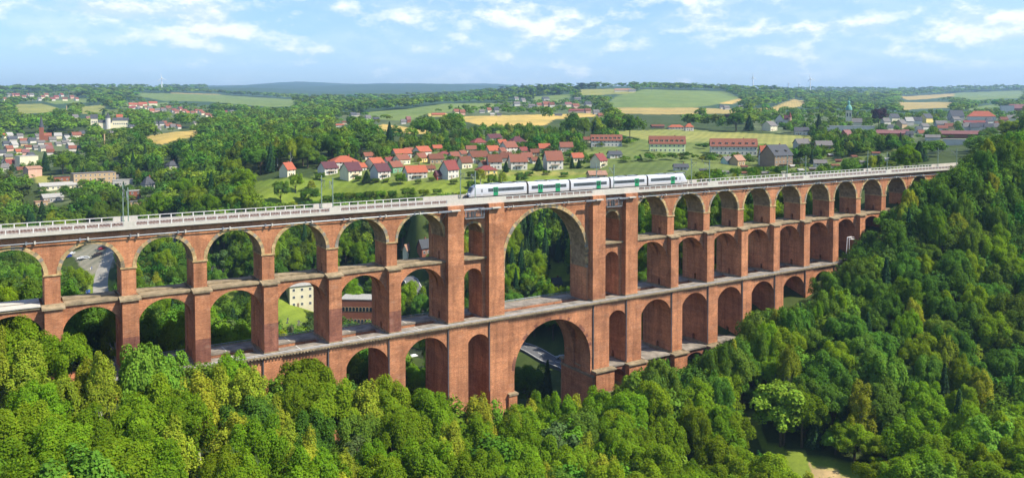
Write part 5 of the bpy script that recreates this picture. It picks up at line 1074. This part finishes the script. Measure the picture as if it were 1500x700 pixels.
keep = ((u < dens) | (C_[:, 5] == 5.2)) & ~((px > 300) & (px < 735) & (dd > 4300)) & (px > -140) & (px < 1640) & (py > 118)
HH0 = HH.copy(); RA0 = RA.copy(); garden = np.isin(idx, [i for i, l in enumerate(LAND) if l[0] in ('garden', 'town', 'meadow', 'olive')]); HH[garden] *= rng.uniform(.35, .62, garden.sum()); RA[garden] *= rng.uniform(.45, .7, garden.sum()); g5 = C_[:, 5] == 5.2; HH[g5] = HH0[g5]; RA[g5] = RA0[g5]; u[g5] = 0
# viaduct footprint, roads
fp = (X > -260) & (X < 262) & (Y > np.where(X > 150, -3.5-RA*.8, -8-RA)) & (Y < T+np.where(X > 90, 4+RA*.6, 8+RA)); keep &= ~fp
for P in ROADS:
    m_ = np.nonzero(keep & (dd < 900))[0]; d2 = np.min((X[m_, None]-P[None, ::2, 0])**2+(Y[m_, None]-P[None, ::2, 1])**2, axis=1); keep[m_[d2 < (4.5+RA[m_]*.6)**2]] = False
keep &= ~((dd < 330) & (Y > -10) & (X < -140) & (Y < 0))
nb = (Y < 4) & (Y > -32) & (X > -60) & (X < 110) & (dd < 330); HH[nb] = rng.uniform(20, 25, nb.sum())
rt = (X > 165) & (Y < 0) & (dd < 480) & (Y > -45); HH[rt] = rng.uniform(15, 24, rt.sum())
sc_ = (np.hypot(X-73, Y+79) < 15) & (dd < 260); HH[sc_] *= .5
# in front of the viaduct: cut heights to the tree line
front = (Y < 4) & (dd < 480) | ((X > 235) & (Y < 60) & (dd < 480))
tx, ty, _ = project(X, Y, Z+HH); lim = np.minimum(nearline(tx), np.minimum(nearline(tx-RA*FPX/dd*.6), nearline(tx+RA*FPX/dd*.6))*.35+nearline(tx)*.65)
lim = np.maximum.reduce([nearline(tx-RA*FPX/dd*.3), nearline(tx), nearline(tx+RA*FPX/dd*.3)])
ex = front & (ty < lim); newh = HH-(lim-ty)*dd/FPX; HH = np.where(ex, newh, HH); keep &= ~(ex & (newh < 6)); sh = ex & (newh < 12); RA[sh] *= .8
back = (~front) & (dd < 560) & (Y > 8); lb = np.interp(tx, sx_, sy_); ex = back & (ty < lb); nh = HH-(lb-ty)*dd/FPX; HH = np.where(ex, nh, HH); keep &= ~(ex & (nh < 3)); RA[ex & (nh < 9)] *= .62
# keep open fields and houses in sight
SP5 = C_[:, 5] == 5.2; sel = np.nonzero(keep)[0]; bad = np.zeros(len(X), bool)
rp = RA*FPX/dd; hp = HH*FPX/dd
for nk, (nm, poly, d0, d1, dn) in enumerate(LAND):
    if dn > .05 or d0 == 100: continue
    for fx, fy in ((0, 1.0), (0, .6), (-.7, .6), (.7, .6)):
        m_ = inpoly(px[sel]+fx*rp[sel], py[sel]-fy*hp[sel]*.96, poly) & ((py[sel]-fy*hp[sel]*.96 < 326-.0765*px[sel]) | (d0 < 400)) & (dd[sel] < d1) & ((idx[sel] < 0) | (poly[0] == (890, 193)) & (idx[sel] != nk)) & (dd[sel] > 345 if d0 >= 300 else dd[sel] > 0)
        # only trees nearer than the open ground hide it
        bad[sel[m_]] = True
for (x0, x1, y0, y1, t, dn) in ((750, 835, 486, 538, 350, 235), (1182, 1262, 674, 700, 222, 90), (1096, 1128, 604, 650, 240, 90), (1103, 1184, 574, 664, 222, 90), (125, 165, 385, 436, 440, 300), (606, 632, 356, 372, 470, 330), (862, 1112, 200, 223, 668, 560), (402, 466, 440, 462, 420, 330), (598, 616, 515, 532, 400, 240), (90, 172, 368, 384, 500, 330)):
    m_ = (dd[sel] < t) & (dd[sel] > dn) & (px[sel]+rp[sel]*.7 > x0) & (px[sel]-rp[sel]*.7 < x1) & (py[sel]-hp[sel]*.93 < y1) & (py[sel] > y0); bad[sel[m_]] = True
for (x0, x1, y0, y1, t) in CLEAR:
    m_ = (dd[sel] < t+8) & (dd[sel] > 345) & (px[sel]+rp[sel]*.7 > x0) & (px[sel]-rp[sel]*.7 < x1) & (py[sel]-hp[sel]*.93 < y1-(y1-y0)*np.where(SP5[sel], .5, .22)) & (py[sel] > y0); bad[sel[m_]] = True
    m_ = (np.abs(dd[sel]-t-6) < np.where(SP5[sel], 4, 7)) & (px[sel]+rp[sel]*.8 > x0) & (px[sel]-rp[sel]*.8 < x1); bad[sel[m_]] = True
keep &= ~bad
X, Y, Z, RA, HH, SPG, px, py, dd, idx, front, garden = [q[keep] for q in (X, Y, Z, RA, HH, C_[:, 5], px, py, dd, idx, front, garden)]
n = len(X); u = rng.uniform(size=n); kind = np.full(n, 'broadleaf', dtype='<U10'); rp = RA*FPX/dd; hp = HH*FPX/dd; cyp = py-hp*.6
lowb = front & (cyp > 520) & (px < 900)
clump = np.sin(px/47+1.3)*np.sin(cyp/38+px/90)
kind[lowb & (u < .26+.3*clump)] = 'birch'; kind[front & (px < 900) & (u > .96)] = 'pine'; kind[front & (px < 330) & (u < .05)] = 'birch'
kind[front & (px > 1000) & (u < .07)] = 'birch'; kind[front & (px > 1000) & (u > .965)] = 'spruce'
kind[front & (u > .93) & (u < .96)] = 'light'
bk = ~front & (dd < 900); kind[bk & (u > .945)] = 'spruce'; kind[bk & (u < .05)] = 'birch'; kind[bk & (u > .05) & (u < .08)] = 'pine'
kind[front & (px > 940) & (cyp < 600) & (u > .10) & (u < .74)] = 'dark'; kind[front & (px < 940) & (u > .82) & (u < .93)] = 'dark'; kind[bk & (u > .08) & (u < .55)] = 'dark'
cs = bk & (px > 735) & (px < 850) & (cyp > 290) & (cyp < 400); kind[cs & (u < .62)] = 'spruce'
ft = dd >= 900; kind[ft & (u > .95) & (dd < 1600)] = 'spruce'; kind[ft & (px > 730) & (px < 870) & (py < 145) & (u < .5)] = 'spruce'
sp_ = kind == 'spruce'; RA[sp_ & (dd < 1600)] *= .62; HH[sp_] *= 1.1; RA[kind == 'birch'] *= .74; RA[kind == 'pine'] *= .78
# paint far to near to learn which trees the picture shows and how much of each
order = np.argsort(-dd); buf = np.full((352, 752), -1, np.int32)
for i in order:
    x0, x1 = int((px[i]-rp[i])/2), int((px[i]+rp[i])/2)+1; y0, y1 = int((py[i]-hp[i])/2), int((py[i]-hp[i]*.18)/2)+1
    x0, x1, y0, y1 = max(x0, 0), min(x1, 751), max(y0, 0), min(y1, 351)
    if x0 < x1 and y0 < y1: buf[y0:y1, x0:x1] = i
    if 0 <= x0 < 752 and front[i] == 0 and dd[i] > 300: pass
vis = np.bincount(buf[buf >= 0].ravel(), minlength=n); hid = vis == 0
drop = hid & (dd > 700)
rank = vis*(1.0); ind = np.zeros(n, bool)
for kd, cap in (('broadleaf', 230), ('dark', 150), ('birch', 90), ('light', 20), ('spruce', 70), ('pine', 24)):
    c = np.nonzero((kind == kd) & (vis > 0) & (dd < 900))[0]; c = c[np.argsort(-rank[c])][:cap]; ind[c] = True
WORDS = {'broadleaf': ('green broadleaf tree', 'tree'), 'dark': ('dark green spreading tree', 'tree'), 'birch': ('yellow-green birch', 'birch'), 'light': ('bright light green tree', 'tree'), 'spruce': ('dark pointed spruce', 'spruce'), 'pine': ('grey-green pine', 'pine')}
NAMES = {'broadleaf': 'broadleaf_tree', 'dark': 'dark_green_tree', 'birch': 'birch_tree', 'light': 'light_green_tree', 'spruce': 'spruce_tree', 'pine': 'pine_tree'}
pierpx = [(76, 'first'), (188, 'second'), (292, 'third'), (392, 'fourth'), (487, 'fifth'), (574, 'sixth'), (667, 'seventh'), (726, 'eighth'), (877, 'ninth'), (925, 'tenth'), (982, 'eleventh'), (1035, 'twelfth'), (1085, 'thirteenth'), (1132, 'fourteenth'), (1176, 'fifteenth'), (1218, 'sixteenth'), (1258, 'seventeenth'), (1295, 'eighteenth')]
def place(i):
    x = px[i]; c = cyp[i]; pr = min(pierpx, key=lambda q: abs(q[0]-x))[1]
    if front[i]:
        band = 'bottom edge' if c > 640 else ('lower wood' if c > 570 else ('upper wood' if c > 470 else 'wooded bank'))
        return band+(' near the right border' if x > 1420 else (' right of the viaduct end' if x > 1330 else ' below '+pr+' pier'))
    if dd[i] < 480: return 'close behind '+pr+' pier'
    return 'beyond the viaduct above '+pr+' pier'
NUM = 'zero one two three four five six seven eight nine ten eleven twelve thirteen fourteen fifteen sixteen seventeen eighteen nineteen many'.split()
cells = {}
for i in np.nonzero(ind)[0]: cells.setdefault((kind[i], place(i)), []).append(i)
for (kd, where), L_ in cells.items():
    L_.sort(key=lambda i: px[i])
    for j, i in enumerate(L_):
        s = 'alone' if len(L_) == 1 else (('left of two', 'right of two')[j] if len(L_) == 2 else ordn(j)+' of '+NUM[min(len(L_), 20)]+' from left')
        cm, tm = PROTO[kd][rng.integers(len(PROTO[kd]))]; rad, h = SPEC[kd][:2]
        lab = f'{WORDS[kd][0]}, {s}, {where}'.replace(', alone,', '')
        root = empty(NAMES[kd], (X[i], Y[i], Z[i]), rng.uniform(0, 6.28), lab, WORDS[kd][1], {'broadleaf': 'broadleaf trees', 'dark': 'dark green trees', 'birch': 'birches', 'light': 'bright light green trees', 'spruce': 'spruces', 'pine': 'pines'}[kd]+(' of the wood in front of the viaduct' if front[i] else ' behind the viaduct'))
        s_ = (RA[i]/rad, RA[i]/rad, HH[i]/h)
        link('crown', cm, root, scale=s_); link('trunk', tm, root, scale=s_)
# special trees
def special(px_, py_, rpx, hpx, mat, lab, tmin=330, kd='broadleaf', cat='tree'):
    x, y, z, t = ground_at(px_, py_, tmin); root = empty('copper_beech' if mat == 'leaf_p' else NAMES[kd], (x, y, z), 1.0, lab, cat); cm, tm = PROTO[kd][0]; cm2 = cm.copy(); cm2.materials.clear(); cm2.materials.append(M[mat]); s = t/FPX
    sc = (rpx*s/SPEC[kd][0], rpx*s/SPEC[kd][0], hpx*s/SPEC[kd][1]); link('crown', cm2, root, scale=sc, loc=(0, 0, -.22*hpx*s if hpx < 23 and kd != 'spruce' else 0)); link('trunk', tm, root, scale=(sc[0]*.8, sc[1]*.8, sc[2]*.75))
M['leaf_p'] = leaf_mat('copper_beech_leaves', (0.055, 0.022, 0.028), spread=.1); M['leaf_y'] = leaf_mat('lime_leaves', (0.20, 0.32, 0.03), spread=.05)
special(1287,186,10,27,'leaf_p','dark purple copper beech left of the right hand town',600); special(8,288,16,30,'leaf_p','dark purple copper beech at the left edge below the town',450)
special(1213,168,8,10,'leaf_p','small purple tree right of the half-timbered mansion',600); special(1068,176,9,11,'leaf_p','purple tree at the edge of the wood above the apartment houses',700)
special(508,447,14,22,'leaf_y','round bright lime green tree beside the brick factory',320,'light'); special(1143,655,42,92,'leaf_y','large bright yellow-green tree standing alone in the clearing at lower right',100,'light')
# trees and bushes standing singly on the village meadow
for i, (a, b, w, h, kd) in enumerate(sorted(((411,300,24,34,'dark'),(433,284,20,28,'broadleaf'),(456,279,12,18,'birch'),(452,300,30,24,'dark'),(480,297,17,14,'dark'),(496,295,17,15,'dark'),(512,294,16,14,'broadleaf'),(527,293,16,14,'dark'),(541,291,15,14,'dark'),(557,290,16,13,'broadleaf'),(574,289,14,12,'dark'),(597,289,21,18,'dark'),(620,287,16,12,'broadleaf'),(640,285,14,11,'dark'),(690,277,14,16,'dark'),(704,272,16,24,'birch'),(720,272,15,22,'broadleaf'),(736,270,14,22,'birch'),(763,270,18,22,'dark'),(741,253,10,18,'spruce'),(789,250,16,20,'spruce'),(838,247,9,17,'spruce'),(848,247,9,15,'spruce'),(537,268,16,18,'spruce'),(586,270,16,20,'broadleaf'),(524,266,10,10,'dark'),(632,266,10,8,'broadleaf'),(691,262,16,14,'dark'),(664,270,12,9,'dark'),(775,258,12,8,'dark'),(800,256,12,8,'broadleaf'),(826,259,12,9,'dark'),(550,268,12,8,'dark'),(565,268,10,7,'broadleaf'),(468,264,16,14,'dark'),(612,270,10,8,'dark')))):
    special(a, b, w/2, h, SPEC[kd][2], f'{WORDS[kd][0].replace(" tree", "")} plant, {ordn(i)} from left of those on the village meadow', 400, kd, 'tree')
# the rest: one mass
def lowproto(kd, n, seed, sz):
    rad, h, mat, _, _, nl = SPEC[kd]; P, N, T_, C = crown_pts(kd, n, seed, max(6, int((nl or 1)*min(1, n/900)**.5)) if nl else 1); P = P*np.array([rad, rad, h]); rg = np.random.default_rng(seed); v = leaf_quads(P, N, sz, rg)
    return v, T_
BASEC = {'broadleaf': (0.115, 0.205, 0.020), 'dark': (0.074, 0.150, 0.021), 'birch': (0.15, 0.20, 0.035), 'light': (0.13, 0.23, 0.03), 'spruce': (0.034, 0.078, 0.028), 'pine': (0.07, 0.105, 0.045)}
LODS = [(450, 2200, .36), (900, 900, .56), (1600, 300, .95), (3000, 80, 1.75), (9000, 44, 2.3)]
def mass(name, ids, lab):
    V_, T_l = [], []
    for kd in BASEC:
        for li, (dm, nf, k) in enumerate(LODS):
            dlo = 0 if li == 0 else LODS[li-1][0]; s = ids[(kind[ids] == kd) & (dd[ids] >= dlo) & (dd[ids] < dm)]
            if len(s) == 0: continue
            sz = k*{'birch': .8, 'spruce': .85, 'pine': .8}.get(kd, 1); pr = [lowproto(kd, nf, 500+17*q+li, sz) for q in range(5)]; ch = rng.integers(0, 5, len(s)); rad, h = SPEC[kd][:2]
            for q in range(5):
                m_ = s[ch == q]
                if len(m_) == 0: continue
                v, t = pr[q]; a = rng.uniform(0, 6.28, len(m_)); ca, sa = np.cos(a), np.sin(a); k1 = (RA[m_]/rad)[:, None]; k2 = (HH[m_]/h)[:, None]
                x = v[None, :, 0]*k1; y = v[None, :, 1]*k1; o = np.stack([x*ca[:, None]-y*sa[:, None]+X[m_][:, None], x*sa[:, None]+y*ca[:, None]+Y[m_][:, None], v[None, :, 2]*k2+Z[m_][:, None]], -1)
                V_.append(o.reshape(-1, 3).astype(np.float32)); c = np.array(BASEC[kd])*rng.uniform(.60, 1.45, (len(m_), 1))*(1+rng.normal(size=(len(m_), 3))*np.array([.14, .05, .10])); c = np.clip(c, .012, .3)
                T_l.append((c[:, None, :]*t[None, :, None]).reshape(-1, 3))
    me = quad_mesh(name, np.concatenate(V_), np.concatenate(T_l), 'leaf_attr'); tag(link(name, me), lab, None, None, 'stuff'); return len(me.polygons)
rest = np.nonzero(~ind & ~drop)[0]
nf1 = mass('woodland', rest[dd[rest] < 1000], 'dense mixed green woodland filling the valley sides around the viaduct')
nf2 = mass('distant_forest', rest[dd[rest] >= 1000], 'far dark green forest on the hills below the skyline')
print('TREES cand', n, 'ind', ind.sum(), 'rest', len(rest), 'faces', nf1, nf2)
# ------------------------------------------------------------------ haze
mb = MB(); hb = mb.box(-16500, 17500, -16500, 17500, -60, 525).mesh('haze', 'white'); hm_ = bpy.data.materials.new('haze_air'); hm_.use_nodes = True; t = hm_.node_tree; t.nodes.clear()
pv = nd(t, 'ShaderNodeVolumePrincipled'); pv.inputs['Color'].default_value = (0.48, 0.73, 1.0, 1); pv.inputs['Density'].default_value = 8.2e-5; pv.inputs['Anisotropy'].default_value = 0.2
oo = nd(t, 'ShaderNodeOutputMaterial'); t.links.new(pv.outputs[0], oo.inputs['Volume']); hb.materials.clear(); hb.materials.append(hm_)
tag(link('haze', hb), 'thin pale blue summer haze over the whole valley', kind='stuff')
